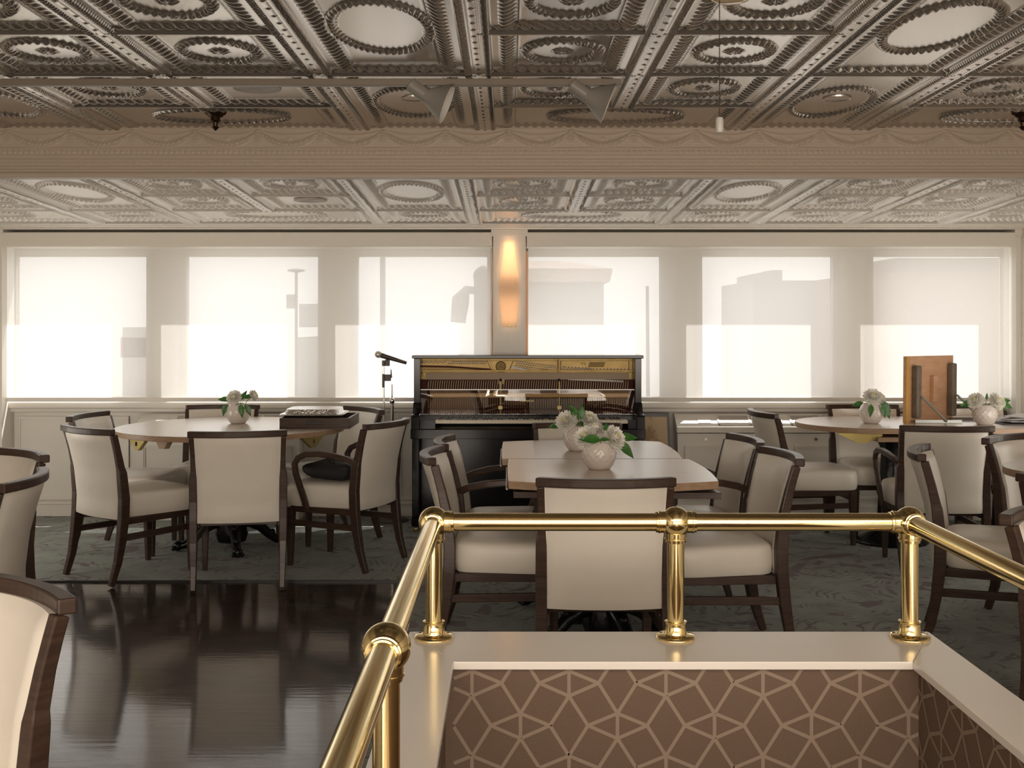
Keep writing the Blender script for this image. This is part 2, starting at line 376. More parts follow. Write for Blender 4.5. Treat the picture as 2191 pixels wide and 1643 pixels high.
def sstep(a, b, x):
    t = np.clip((x - a) / (b - a), 0, 1); return t * t * (3 - 2 * t)
def tin_height(xs, ys, cells):
    """relief, positive = towards the room (down)"""
    X, Y = np.meshgrid(xs, ys); H = np.full(X.shape, 0.027)
    for (x0, x1, y0, y1, kind) in cells:
        ix = np.where((xs >= x0) & (xs <= x1))[0]; iy = np.where((ys >= y0) & (ys <= y1))[0]
        if len(ix) == 0 or len(iy) == 0: continue
        sl = (slice(iy[0], iy[-1] + 1), slice(ix[0], ix[-1] + 1))
        x = X[sl]; y = Y[sl]; dx = np.minimum(x - x0, x1 - x); dy = np.minimum(y - y0, y1 - y)
        def egg(e, t, e0, e1, drop, bead):
            fr = np.clip((e - e0) / (e1 - e0), 0, 1); on = ((e > e0) & (e < e1)); ph = t * 2 * PI / 0.044
            leaf = np.sin(fr * PI) ** 0.7 * (0.002 + 0.010 * np.abs(np.sin(ph / 2 + 1.9 * fr)) ** 1.5)
            return -drop * sstep(e0 + 0.002, e1 - 0.002, e) + on * leaf + 0.004 * np.exp(-((e - bead) / 0.0035) ** 2) * (0.7 + 0.3 * np.sin(t * 2 * PI / 0.012))
        e, t = dx, y
        hx = 0.027 - 0.003 * sstep(0.010, 0.014, e) + 0.003 * np.exp(-((e - 0.021) / 0.004) ** 2)
        hx = hx + np.exp(-((e) / 0.006) ** 2) * (np.cos(t * 2 * PI / 0.085) > 0.9) * 0.004
        hx = hx + ((e > 0.030) & (e < 0.052)) * (0.5 + 0.5 * np.sin((t + 0.6 * e) * 2 * PI / 0.019)) * 0.0065
        hx = hx - 0.013 * sstep(0.052, 0.058, e) + egg(e, t, 0.088, 0.146, 0.009, 0.154)
        e, t = dy, x
        hy = 0.027 - 0.016 * sstep(0.009, 0.0135, e) + egg(e, t, 0.022, 0.078, 0.009, 0.085)
        h = np.maximum(hx, hy)
        cx, cy = (x0 + x1) / 2, (y0 + y1) / 2; w, d = (x1 - x0), (y1 - y0)
        if kind != 'speaker':
            a, b = 0.160, 0.180; bw = 0.044
            if kind == 'big': a, b, bw = 0.190, 0.345, 0.040
            if kind == 'wide': a, b, bw = 0.345, 0.19, 0.034
            if kind == 'flat': a, b, bw = 0.165, 0.14, 0.035
            u, v = (x - cx), (y - cy); rp = np.sqrt((u / a) ** 2 + (v / b) ** 2) + 1e-6
            g = np.sqrt((u / a ** 2) ** 2 + (v / b ** 2) ** 2) / rp; dd = (1 - rp) / g   # distance inside the outer rim
            th = np.arctan2(v / b, u / a); q = np.clip(dd / bw, 0, 1)
            nl = int(round(2 * PI * (a + b) / 2 / 0.036))
            ring = np.sin(q * PI) ** 0.4 * (dd > 0) * (dd < bw)
            lf = np.abs(np.sin(th * nl / 2 + 2.8 * np.abs(q - 0.5)))
            h = h + ring * (0.006 + 0.011 * lf ** 1.3)
            if kind == 'small':
                r = np.sqrt(u * u + v * v); tt = np.arctan2(v, u)
                h = h + (r < 0.042) * 0.011 * np.abs(np.sin(4 * tt)) ** 0.5 * np.sin(np.clip(r / 0.042, 0, 1) * PI) + 0.008 * np.exp(-(r / 0.010) ** 2)
        H[sl] = h
    return H

# ================================================================ ROOM
S = 0.65
ZU = 2.424        # upper ceiling
YB = 5.78         # beam front
WALL = 8.14       # window wall inner face
XL, XR = -3.70, 3.66

# upper ceiling
cx = [-0.121 + S * k for k in range(-5, 6)]
rows = [3.24, 3.89, 4.54, 5.19, 5.84]
cells = []
def is_big(k): return (k % 3) == 2        # column starting at cx[k]
for k in range(len(cx) - 1):
    x0, x1 = cx[k], cx[k + 1]
    kk = k - 5                             # column 0 starts at x=-0.121
    if kk % 3 == 2:
        cells += [(x0, x1, 3.24, 4.54, 'big'), (x0, x1, 4.54, 5.84, 'big')]
    else:
        cells += [(x0, x1, 3.24, 3.89, 'small'), (x0, x1, 3.89, 4.54, 'small')]
        cells += [(x0, x1, 4.54, 5.19, 'speaker' if abs(x0 + 1.421) < 0.02 else 'small')]
        if kk % 3 == 0: cells += [(x0, x1 + S, 5.19, 5.84, 'wide')]
xs = np.arange(-3.0, 3.0, 0.0048); ys = np.arange(3.25, YB + 0.03, 0.0045)
H = tin_height(xs, ys, cells)
upc = heightgrid('ceiling', xs, ys, H, lambda X, Y, h: (X, Y, ZU + 0.018 - h), tin); struct(upc)
m = MB()
m.box(XL, XR, -4.0, 3.255, ZU - 0.01, ZU + 0.06); m.box(XL, -2.99, 3.24, 5.9, ZU - 0.01, ZU + 0.06); m.box(2.99, XR, 3.24, 5.9, ZU - 0.01, ZU + 0.06)
struct(m.build('ceiling', tin))
struct(MB().box(XL, XR, 3.2, 5.95, ZU + 0.04, ZU + 0.10).build('ceiling', white_paint))

# lower ceiling (falls slightly towards the window wall)
def zlow(y): return 2.186 - 0.038 * (y - 5.88)
lx = [-0.238 + 0.6505 * k for k in range(-6, 7)]
lrows = [5.88, 6.485, 7.09, 7.70]
cells = []
for k in range(len(lx) - 1):
    x0, x1 = lx[k], lx[k + 1]; kk = k - 6
    if kk % 3 == 2:
        cells += [(x0, x1, 5.88, 7.09, 'big'), (x0, x1, 7.09, 7.70, 'flat')]
    else:
        cells += [(x0, x1, 5.88, 6.485, 'small'), (x0, x1, 6.485, 7.09, 'speaker' if abs(x0 + 1.539) < 0.02 else 'small')]
        if x0 > 1.7: cells += [(x0, x1, 7.09, 7.70, 'flat')]
        elif kk % 3 == 0: cells += [(x0, x1 + 0.6505, 7.09, 7.70, 'wide')]
xs = np.arange(XL, XR + 0.004, 0.0068); ys = np.arange(5.85, 7.72, 0.0062)
H = tin_height(xs, ys, cells) * 1.35
struct(heightgrid('ceiling', xs, ys, H, lambda X, Y, h: (X, Y, zlow(Y) + 0.022 - h), tin_far))
struct(MB().box(XL, XR, 5.79, 8.2, 2.225, 2.45).build('ceiling', white_paint))

# frieze on the beam
def frieze():
    xs = np.arange(XL, XR, 0.006); zs = np.arange(0, 0.262, 0.003)
    X, Z = np.meshgrid(xs, zs)          # Z measured down from the top
    h = 0.004 * np.exp(-((Z - 0.006) / 0.004) ** 2)
    p = 0.325; u = ((X / p) % 1.0) - 0.5
    sw = 0.018 + 0.072 * (1 - (2 * u) ** 2)               # hanging garland
    th = 0.004 + 0.011 * (1 - (2 * u) ** 2)
    h = h + 0.013 * np.exp(-((Z - sw) / th) ** 2) * (0.7 + 0.3 * np.sin(X * 2 * PI / 0.022 + Z * 200))
    sw2 = 0.014 + 0.026 * (1 - (2 * u) ** 2); h = h + 0.004 * np.exp(-((Z - sw2) / 0.004) ** 2)
    fe = np.abs(u); tuft = np.exp(-((0.5 - fe) / 0.06) ** 2) * np.exp(-((Z - 0.045) / 0.03) ** 2)
    h = h + 0.011 * tuft * (0.6 + 0.4 * np.cos(Z * 2 * PI / 0.016))
    d = np.abs(u) * p; h = h + 0.005 * np.exp(-(d / 0.014) ** 2 - ((Z - 0.058) / 0.010) ** 2)
    for z0, a, w in ((0.108, 0.005, 0.003), (0.145, 0.004, 0.003), (0.168, 0.004, 0.003), (0.205, 0.006, 0.004), (0.222, 0.004, 0.003), (0.240, 0.007, 0.005)):
        h = h + a * np.exp(-((Z - z0) / w) ** 2)
    h = h + 0.006 * np.exp(-((Z - 0.127) / 0.009) ** 2) * (0.5 + 0.5 * np.sin(X * 2 * PI / 0.028))
    h = h + 0.005 * np.exp(-((Z - 0.186) / 0.009) ** 2) * (0.5 + 0.5 * np.sin(X * 2 * PI / 0.036 + 6 * np.sin(Z * 300)))
    h = h + 0.018 * sstep(0.10, 0.0, Z) * 0 + 0.010 * sstep(0.20, 0.25, Z)
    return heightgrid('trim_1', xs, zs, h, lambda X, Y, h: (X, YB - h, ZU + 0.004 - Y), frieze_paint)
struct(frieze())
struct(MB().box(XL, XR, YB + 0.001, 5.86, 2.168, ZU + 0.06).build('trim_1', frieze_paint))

# window wall with six openings (real wall thickness, glass outside, sheer shades inside)
WO = 8.215
def X(px, d): return (px - XV) * d / FPX
def Z(py, d): return ZC - (py - YH) * d / FPX
WT, WB = Z(550, WO), 0.845
opens = [(X(a, WO), X(b, WO)) for a, b in ((40, 318), (403, 683), (767, 1043), (1130, 1411), (1500, 1778), (1864, 2142))]
m = MB()
xe = [XL] + [q for o in opens for q in (o[0] - 0.05, o[1] + 0.05)] + [XR]
for i in range(0, len(xe), 2): m.box(xe[i], xe[i + 1], 8.185, WO + 0.0, WB, WT + 0.05)
m.box(XL, XR, WALL, WO, -0.02, WB); m.box(XL, XR, 8.185, WO, WT + 0.05, 2.45)
struct(m.build('wall_far', white_paint))
for i, (a, b) in enumerate(opens):
    f = MB(); t = 0.05
    f.box(a - t, a, 8.165, WO + 0.012, WB, WT + t); f.box(b, b + t, 8.165, WO + 0.012, WB, WT + t)
    f.box(a, b, 8.165, WO + 0.012, WT, WT + t); f.box(a, b, 8.165, WO + 0.012, WB, WB + 0.03)
    w = struct(f.build('window_%d' % (i + 1), frame_paint, bevel=0.003))
    g = MB().box(a + 0.001, b - 0.001, WO - 0.03, WO - 0.026, WB + 0.03, WT - 0.001).build('window_pane', pane_m, w)
# sill, apron mouldings
m = MB(); m.box(XL, XR, 8.045, WALL, 0.800, 0.845); m.box(XL, XR, 8.075, WALL, 0.770, 0.800); struct(m.build('trim_2', sill_m, bevel=0.006))
# soffit box hiding the rollers
for a, b in ((X(-20, 7.95), X(1053, 7.95)), (X(1127, 7.95), X(2172, 7.95))):
    struct(MB().box(a, b, 7.93, WALL, Z(527, 7.93), Z(497, 7.93)).build('trim_3', white_paint, bevel=0.003))
# crown below the tin ceiling
m = MB()
for (y0, y1, z0, z1) in ((7.70, WALL, 2.108, 2.24), (7.74, WALL, 2.098, 2.11), (7.80, WALL, 2.090, 2.10), (7.90, WALL, 2.082, 2.095)):
    m.box(XL, XR, y0, y1, z0, z1)
struct(m.build('trim_4', tin_far, bevel=0.004))
# pilasters
def pilaster(xa, xb, nm):
    m = MB(); m.box(xa, xb, 7.94, WALL, 0.0, 2.05)
    m.box(xa - 0.014, xb + 0.014, 7.925, WALL, 2.05, 2.085); m.box(xa - 0.008, xb + 0.008, 7.932, WALL, 2.035, 2.05)
    n = 9
    for i in range(n): 
        x = xa + 0.02 + (xb - xa - 0.04) * i / (n - 1); m.box(x - 0.004, x + 0.004, 7.9385, 7.94, 0.1, 1.36)
    struct(m.build(nm, white_paint, bevel=0.002))
pilaster(X(1055, 7.94), X(1125, 7.94), 'trim_5'); pilaster(X(2174, 7.94), X(2260, 7.94), 'trim_6'); pilaster(X(-80, 7.94), X(4, 7.94), 'trim_7')
# thin copper beads each side of the middle pilaster
struct(MB().box(X(1050, 8.0), X(1054, 8.0), 8.0, 8.02, 0.87, Z(538, 8.0)).box(X(1124.5, 8.0), X(1130, 8.0), 8.0, 8.02, 0.87, Z(538, 8.0)).build('trim_8', copper))
# wainscot
def frame(m, x0, x1, z0, z1, y, w=0.022, t=0.012):
    for k, (ww, tt) in enumerate(((w, t), (w * 0.45, t * 1.7))):
        m.box(x0, x1, y - tt, y, z1 - ww, z1); m.box(x0, x1, y - tt, y, z0, z0 + ww)
        m.box(x0, x0 + ww, y - tt, y, z0 + ww, z1 - ww); m.box(x1 - ww, x1, y - tt, y, z0 + ww, z1 - ww)
m = MB()
for a, b in ((30, 285), (640, 845), (845, 1050), (1130, 1370)): frame(m, X(a + 8, WALL), X(b - 8, WALL), Z(1068, WALL), Z(890, WALL), WALL)
struct(m.build('trim_9', white_paint, bevel=0.002))
m = MB(); m.box(XL, XR, WALL - 0.022, WALL, 0, 0.095); m.box(XL, XR, WALL - 0.032, WALL, 0.095, 0.115); struct(m.build('baseboard_far', white_paint, bevel=0.003))
# side and back walls
struct(MB().box(XL - 0.1, XL, -4.0, 8.3, -0.02, 2.6).build('wall_left', white_paint))
struct(MB().box(XR, XR + 0.1, -4.0, 8.3, -0.02, 2.6).build('wall_right', white_paint))
struct(MB().box(XL - 0.1, XR + 0.1, -4.1, -4.0, -0.02, 2.6).build('wall_back', mat('shadowed_back_wall', (0.30, 0.22, 0.15), 0.6)))

# floor: dark parquet, with the stairwell cut out
SX0, SX1, SY1, SY0 = -0.257, 1.091, 2.889, -0.9
m = MB()
m.box(XL, SX0 + 0.03, -4, WALL, -0.12, 0); m.box(SX1 - 0.03, XR, -4, WALL, -0.12, 0)
m.box(SX0 + 0.03, SX1 - 0.03, SY1 - 0.03, WALL, -0.12, 0); m.box(SX0 + 0.03, SX1 - 0.03, -4, SY0, -0.12, 0)
struct(m.build('floor', parquet))
# carpet (one fitted piece, L shaped)
m = MB()
m.prism([(XL + 0.001, 6.07), (-0.50, 6.07), (-0.50, 2.95), (XR - 0.001, 2.95), (XR - 0.001, WALL - 0.023), (XL + 0.001, WALL - 0.023)], 0.0, 0.008)
tag(m.build('carpet', carpet), 'worn sage green carpet with faded purple floral scrolls covering the far floor', 'carpet')
struct(MB().box(XL, -0.495, 6.055, 6.07, 0, 0.010).box(-0.51, -0.495, 2.95, 6.07, 0, 0.010).build('trim_10', black_plastic))

# stairwell parapet
CZ0, CZ1 = 0.586, 0.605
IX0, IX1, IY1 = -0.130, 0.956, 2.628
m = MB()
m.prism([(SX0, SY1), (IX0, IY1), (IX1, IY1), (SX1, SY1)][::-1], CZ0, CZ1)
struct(m.build('trim_11', ledge_paint, bevel=0.002))
m = MB(); m.prism([(SX0, SY1 - 0.0005), (SX0, SY0), (IX0, SY0), (IX0, IY1 - 0.001)], CZ0, CZ1); struct(m.build('trim_12', ledge_paint, bevel=0.002))
m = MB(); m.prism([(SX1, SY1 - 0.0005), (SX1, SY0), (IX1, SY0), (IX1, IY1 - 0.001)], CZ0, CZ1); struct(m.build('trim_13', ledge_paint, bevel=0.002))

U = 0.000426
def paper_segments(nx, ny):
    segs = []
    for i in range(-1, nx):
        for j in range(-2, ny):
            ox = i * 542 + (j % 2) * 271; oy = j * 237
            A = (ox, oy); B = (ox, oy + 140); Cp = (ox + 165, oy + 68); Cm = (ox - 165, oy + 68)
            segs += [(A, B), (A, Cp), (A, Cm), (B, Cp), (B, Cm)]
            segs += [(Cp, (ox + 271, oy + 237)), (Cm, (ox - 271, oy + 237))]
            segs += [(B, (ox + 106, oy + 305)), (B, (ox - 106, oy + 305))]
    return segs
def clip(p, q, w, h):
    (x0, y0), (x1, y1) = p, q; t0, t1 = 0.0, 1.0; dx, dy = x1 - x0, y1 - y0
    for pp, qq in ((-dx, x0), (dx, w - x0), (-dy, y0), (dy, h - y0)):
        if pp == 0:
            if qq < 0: return None
        else:
            r = qq / pp
            if pp < 0: t0 = max(t0, r)
            else: t1 = min(t1, r)
    if t0 >= t1: return None
    return (x0 + t0 * dx, y0 + t0 * dy), (x0 + t1 * dx, y0 + t1 * dy)
def papered(name, box, org, du, nrm, w, h, off):
    """box = wall solid; org = top corner of papered face; du = direction; pattern as thin strips flush on the face"""
    m = MB(); m.box(*box)
    D = Vector(du); N = Vector(nrm); O = Vector(org)
    k = 0
    for p, q in paper_segments(int(w / U / 542) + 3, int(h / U / 237) + 3):
        c = clip(((p[0] + off[0]) * U, (p[1] + off[1]) * U), ((q[0] + off[0]) * U, (q[1] + off[1]) * U), w, h)
        if not c: continue
        a = O + D * c[0][0] + Vector((0, 0, -1)) * c[0][1]; b = O + D * c[1][0] + Vector((0, 0, -1)) * c[1][1]
        t = (b - a).normalized(); s = t.cross(N) * 0.0042; n = N * (0.0006 + 0.00002 * (k % 7)); k += 1
        m.add([a - s + n, b - s + n, b + s + n, a + s + n], [(0, 1, 2, 3)], 1)
    return struct(m.build(name, [wallpaper, wallpaper_line], recalc=False))
papered('wall_stair_far', (SX0 + 0.03, SX1 - 0.03, IY1 + 0.02, SY1 - 0.03, -1.5, CZ0), (IX0 + 0.0, IY1 + 0.02, CZ0), (1, 0, 0), (0, -1, 0), IX1 - IX0 + 0.04, 1.0, (101, 20))
papered('wall_stair_left', (SX0 + 0.03, IX0 - 0.02, SY0, IY1 + 0.02, -1.5, CZ0), (IX0 - 0.02, SY0, CZ0), (0, 1, 0), (1, 0, 0), 3.5, 1.0, (0, 8))
papered('wall_stair_right', (IX1 + 0.02, SX1 - 0.03, SY0, IY1 + 0.02, -1.5, CZ0), (IX1 + 0.02, IY1 + 0.02, CZ0), (0, -1, 0), (-1, 0, 0), 3.5, 1.0, (60, 8))
m = MB()
for k in range(7): m.box(IX0 - 0.02, IX1 + 0.02, 2.60 - 0.28 * (k + 1), 2.60 - 0.28 * k if k else 2.648, -1.5, -1.42 + 0.19 * k + (0.0))
m.box(IX0 - 0.02, IX1 + 0.02, SY0, 0.64, -1.5, -0.09)
struct(m.build('floor', felt_m, bevel=0.01))

# ================================================================ BRASS RAILING
ZR = 0.90; PX0, PXM, PX1, PY = -0.190, 0.425, 1.020, 2.828
RR = 0.0225
rail = thing('brass_railing', (PXM, PY, CZ1), 'polished brass guard rail with ball fittings around the papered stairwell', 'railing')
inv = Matrix.Translation(-Vector((PXM, PY, CZ1)))
def rp(mb, name, mm, bevel=0.0):
    o = mb.build(name, mm, bevel=bevel); o.parent = rail; o.matrix_parent_inverse = inv; return o
for p, q in (((PX0, PY, ZR), (PXM, PY, ZR)), ((PXM, PY, ZR), (PX1, PY, ZR))):
    rp(MB().tube([p, q], RR, 32), 'rail_tube', brass)
for xx in (PX0, PX1):
    rp(MB().tube([(xx, PY, ZR), (xx, 1.727, ZR)], RR, 32), 'rail_tube', brass)
    rp(MB().tube([(xx, 1.727, ZR), (xx, -0.6, ZR)], RR, 32), 'rail_tube', brass)
def post(x, y, dirs):
    p = rp(MB().tube([(x, y, CZ1 + 0.004), (x, y, ZR - 0.02)], 0.0215, 32), 'post', brass)
    fl = MB().lathe([(0.0005, 0.0), (0.048, 0.0), (0.051, 0.003), (0.050, 0.006), (0.046, 0.009), (0.030, 0.0105), (0.0275, 0.014), (0.0265, 0.038), (0.028, 0.040), (0.028, 0.043), (0.0218, 0.044)], 40, (x, y, CZ1 + 0.0003))
    f = fl.build('base_flange', brass); f.parent = rail; f.matrix_parent_inverse = inv
    for a in (25, 155, 270):
        sc = MB().ball((x + 0.0385 * math.cos(R(a)), y + 0.0385 * math.sin(R(a)), CZ1 + 0.0098), 0.0048, 10, 6, sc=(1, 1, 0.4)).build('screw', brass)
        sc.parent = f
        sc.matrix_parent_inverse = Matrix.Identity(4)
        sc.matrix_world = Matrix.Identity(4)
    b = MB().ball((x, y, ZR), 0.0390, 40, 24)
    for d in dirs:
        D = Vector(d); pts = []; rad = []
        for s_, r_ in ((0.020, 0.0275), (0.040, 0.0270), (0.041, 0.0285), (0.044, 0.0285), (0.045, 0.0262), (0.051, 0.0258), (0.052, 0.0227)):
            pts.append(Vector((x, y, ZR)) + D * s_); rad.append(r_)
        b.tube(pts, rad, 32, cap=False)
    o = b.build('ball_fitting', brass, recalc=False); o.parent = rail; o.matrix_parent_inverse = inv
post(PX0, PY, ((1, 0, 0), (0, -1, 0), (0, 0, -1)))
post(PXM, PY, ((1, 0, 0), (-1, 0, 0), (0, 0, -1)))
post(PX1, PY, ((-1, 0, 0), (0, -1, 0), (0, 0, -1)))
for xx in (PX0, PX1): post(xx, 1.727, ((0, 1, 0), (0, -1, 0), (0, 0, -1)))
post(PX0, 0.3, ((0, 1, 0), (0, -1, 0), (0, 0, -1)))

# ================================================================ CHAIRS
CH = 0.84
def yst(z):       # rake of the rear stile
    zs = [0, .12, .30, .45, .60, .72, .84]; ys_ = [-.300, -.262, -.232, -.225, -.240, -.266, -.300]
    return float(np.interp(z, zs, ys_))
def arc(x, half=0.25, sag=0.055): return -sag * (1 - (x / half) ** 2)

def seat_mesh():
    m = MB(); N = 64; rings = []
    def outline(inset, z, dome):
        pts = []
        for k in range(N):
            a = 2 * PI * k / N; c, s_ = math.cos(a), math.sin(a); n = 8.0
            r = (abs(c) ** n + abs(s_) ** n) ** (-1 / n); u, v = r * c, r * s_
            y = -0.215 + (v + 1) / 2 * 0.460
            hw = 0.205 + (0.252 - 0.205) * (v + 1) / 2
            if v > 0.2: hw -= 0.012 * ((v - 0.2) / 0.8) ** 2
            x = u * hw; cyy = 0.022
            x *= (1 - inset / 0.25); y = cyy + (y - cyy) * (1 - inset / 0.25)
            if v > 0.9: y += 0.012 * (1 - u * u) * (1 - inset / 0.25)
            pts.append((x, y, z + dome * (1 - u * u * 0.5)))
        return pts
    for inset, z, d in ((0.03, 0.349, 0), (0.004, 0.351, 0), (-0.001, 0.358, 0), (-0.006, 0.395, 0), (-0.004, 0.440, 0), (0.001, 0.461, 0), (0.008, 0.469, 0.002), (0.03, 0.475, 0.006), (0.09, 0.479, 0.010), (0.18, 0.482, 0.012)):
        rings.append(outline(inset, z, d))
    vs = [p for r in rings for p in r]; fs = []
    for i in range(len(rings) - 1):
        for k in range(N): k2 = (k + 1) % N; fs.append((i * N + k, i * N + k2, (i + 1) * N + k2, (i + 1) * N + k))
    fs.append(tuple(range(N - 1, -1, -1))); b = (len(rings) - 1) * N; vs.append((0, 0.02, 0.495)); c = len(vs) - 1
    for k in range(N): fs.append((b + k, b + (k + 1) % N, c))
    m.add(vs, fs, 0, True)
    return m
def back_mesh():
    m = MB(); nx, nz = 20, 20; z0, z1 = 0.346, 0.808
    V = {}
    def pt(i, j, side):
        u = -1 + 2 * i / nx; z = z0 + (z1 - z0) * j / nz; k = 0.5 + 0.5 * (z - z0) / (z1 - z0)
        hw = 0.2185 + 0.006 * sstep(0.6, 0.84, z)
        edge = min(1, (1 - abs(u)) * 9, (1 - abs(2 * j / nz - 1)) * 8 + 0.0); puff = 0.014 * (1 - (1 - max(0, edge)) ** 2)
        y = yst(z) + arc(u * 0.25) * k
        if side == 0: y += -0.016 - puff * 0.45
        else: y += 0.016 + puff
        zz = z
        return (u * hw, y, zz)
    vs = []; 
    for side in (0, 1):
        for j in range(nz + 1):
            for i in range(nx + 1): vs.append(pt(i, j, side))
    n1 = (nx + 1) * (nz + 1); fs = []
    for j in range(nz):
        for i in range(nx):
            a = j * (nx + 1) + i; fs.append((a, a + 1, a + nx + 2, a + nx + 1)); fs.append((n1 + a, n1 + a + nx + 1, n1 + a + nx + 2, n1 + a + 1))
    for i in range(nx):
        fs.append((i, n1 + i, n1 + i + 1, i + 1)); a = nz * (nx + 1) + i; fs.append((a, a + 1, n1 + a + 1, n1 + a))
    for j in range(nz):
        a = j * (nx + 1); fs.append((a, a + nx + 1, n1 + a + nx + 1, n1 + a)); a += nx; fs.append((a, n1 + a, n1 + a + nx + 1, a + nx + 1))
    m.add(vs, fs, 0, True)
    pts = [pt(0, j, 0) for j in range(0, nz + 1)] + [pt(i, nz, 0) for i in range(1, nx + 1)] + [pt(nx, j, 0) for j in range(nz - 1, -1, -1)]
    m2 = MB().tube([(x * 0.985, y - 0.001, z - 0.003 if z > 0.8 else z + 0.002) for x, y, z in pts], 0.0032, 8)
    return m, m2
def make_chair(arms):
    t = thing('dining_chair', (0, 0, 0), 'x', 'chair')
    seat_mesh().build('seat', leather, t)
    bm, pm = back_mesh(); b = bm.build('backrest', leather, t); pm.build('piping', leather, b)
    m = MB(); n = 16; pth = []; sz = []
    for i in range(n + 1):
        x = -0.25 + 0.5 * i / n; pth.append((x, -0.300 + arc(x) + 0.0, 0.822)); sz.append((0.034, 0.040))
    m.sweep(pth, sz, (0, 0, 1))
    m.build('crest_rail', walnut, t, bevel=0.005)
    for s_ in (-1, 1):
        zs = [0.0, 0.12, 0.24, 0.36, 0.46, 0.58, 0.60, 0.625, 0.70, 0.76, 0.806]
        w = [0.028, 0.034, 0.040, 0.042, 0.042, 0.040, 0.038, 0.030, 0.028, 0.028, 0.028]
        dp = [0.030, 0.038, 0.046, 0.050, 0.050, 0.046, 0.045, 0.040, 0.036, 0.034, 0.034]
        xo = [0.228, 0.230, 0.232, 0.233, 0.233, 0.233, 0.233, 0.230, 0.231, 0.234, 0.237]
        MB().sweep([(s_ * xo[i], yst(zs[i]), zs[i]) for i in range(len(zs))], [(w[i], dp[i]) for i in range(len(zs))], (1, 0, 0)).build('rear_leg', walnut, t, bevel=0.004)
        MB().sweep([(s_ * 0.214, 0.212, 0.0), (s_ * 0.212, 0.208, 0.34)], [(0.027, 0.027), (0.044, 0.044)], (1, 0, 0)).build('front_leg', walnut, t, bevel=0.004)
        MB().sweep([(s_ * 0.231, yst(0.25) + 0.018, 0.248), (s_ * 0.213, 0.196, 0.252)], (0.020, 0.034), (1, 0, 0)).build('side_stretcher', walnut, t, bevel=0.003)
        if arms:
            pts = [(0.236, -0.240, 0.615), (0.252, -0.190, 0.637), (0.268, -0.11, 0.655), (0.279, -0.02, 0.664), (0.286, 0.06, 0.658), (0.289, 0.110, 0.636), (0.288, 0.134, 0.600), (0.284, 0.130, 0.550), (0.278, 0.112, 0.490), (0.272, 0.092, 0.430), (0.268, 0.076, 0.380), (0.262, 0.068, 0.330)]
            MB().sweep([(s_ * x, y, z) for x, y, z in pts], (0.026, 0.033), (1, 0, 0)).build('armrest', walnut, t, bevel=0.006)
    f = MB(); f.box(-0.195, 0.195, 0.196, 0.222, 0.315, 0.349)
    for s_ in (-1, 1): f.hexa([(s_ * 0.214 - 0.011, yst(.33) + 0.02, 0.315), (s_ * 0.214 + 0.011, yst(.33) + 0.02, 0.315), (s_ * 0.212 + 0.011, 0.19, 0.315), (s_ * 0.212 - 0.011, 0.19, 0.315), (s_ * 0.214 - 0.011, yst(.33) + 0.02, 0.349), (s_ * 0.214 + 0.011, yst(.33) + 0.02, 0.349), (s_ * 0.212 + 0.011, 0.19, 0.349), (s_ * 0.212 - 0.011, 0.19, 0.349)])
    f.box(-0.20, 0.20, -0.215, -0.195, 0.325, 0.349)
    f.build('seat_frame', walnut, t, bevel=0.002)
    return t
proto = {False: make_chair(False), True: make_chair(True)}
used = {False: False, True: False}
SEATS = {}
def chair(key, cx_, cy_, deg, arms, label, group, z=0.008):
    t = proto[arms] if not used[arms] else copy_tree(proto[arms]); used[arms] = True
    a = R(deg); off = Matrix.Rotation(a, 3, 'Z') @ Vector((0, -0.300, 0))
    t.location = (cx_ - off.x, cy_ - off.y, z); t.rotation_euler = (0, 0, a)
    tag(t, label, 'chair', group); SEATS[key] = t
    return t
G1, G2, G3, G4, G5 = ('chairs around the round table', 'chairs around the pair of square tables', 'chairs around the long oval table', 'chairs around the small table at the right edge', 'chairs at the left edge')
chair('C1', -1.425, 5.855, 10, False, 'cream and walnut chair in front of the round table, its broad back to us', G1)
chair('C2', -2.295, 6.07, -39, False, 'cream chair at the near left of the round table, one rear leg off the carpet', G1)
chair('C3', -2.63, 6.98, -97, False, 'cream chair at the far left of the round table, mostly behind another chair back', G1)
chair('C4', -1.99, 7.74, 184, False, 'cream chair behind the round table against the window wall, behind the flower vase', G1)
chair('C5', -0.98, 7.48, 127, False, 'cream chair beyond the tray box, beside the microphone stand', G1)
chair('C6', -0.71, 6.45, 67, True, 'cream armchair with a black bag on its seat, right of the round table', G1)
chair('C7', 0.354, 4.055, 0, False, 'large cream chair back behind the brass rail, at the near end of the square tables', G2)
chair('C8', -0.315, 4.895, -91, False, 'nearer of the two cream chairs on the left side of the square tables', G2)
chair('C9', -0.29, 5.43, -91, True, 'farther cream armchair on the left side of the square tables, in front of the piano', G2)
chair('C10', 1.16, 5.49, 96, True, 'farther cream armchair on the right side of the square tables', G2)
chair('C11', 1.185, 4.86, 95, False, 'nearer cream chair on the right side of the square tables, behind the brass rail', G2)
chair('C12', 0.39, 6.30, 180, False, 'cream chair at the far end of the square tables, backing onto the piano', G2)
chair('C13', 1.65, 7.20, -84, False, 'cream chair tucked sideways at the rounded left end of the long oval table', G3)
chair('C14', 2.48, 7.78, 180, False, 'cream chair under the window behind the oval table, left of the upright board', G3)
chair('C23', 3.225, 7.78, 180, False, 'cream chair under the window behind the oval table, right of the upright board', G3)
chair('C15', 2.42, 6.15, -6, True, 'cream armchair with its broad back to us, near side of the oval table', G3)
chair('C16', 2.54, 5.60, 216, False, 'cream chair beyond the small round tabletop, facing towards us at the right edge', G4)
chair('C17', 1.875, 5.01, -113, False, 'narrow looking cream chair seen side on behind the right rail corner', G4)
chair('C19', 2.09, 4.005, -48, False, 'cream chair cut by the right edge, its corner before the small round tabletop', G4)
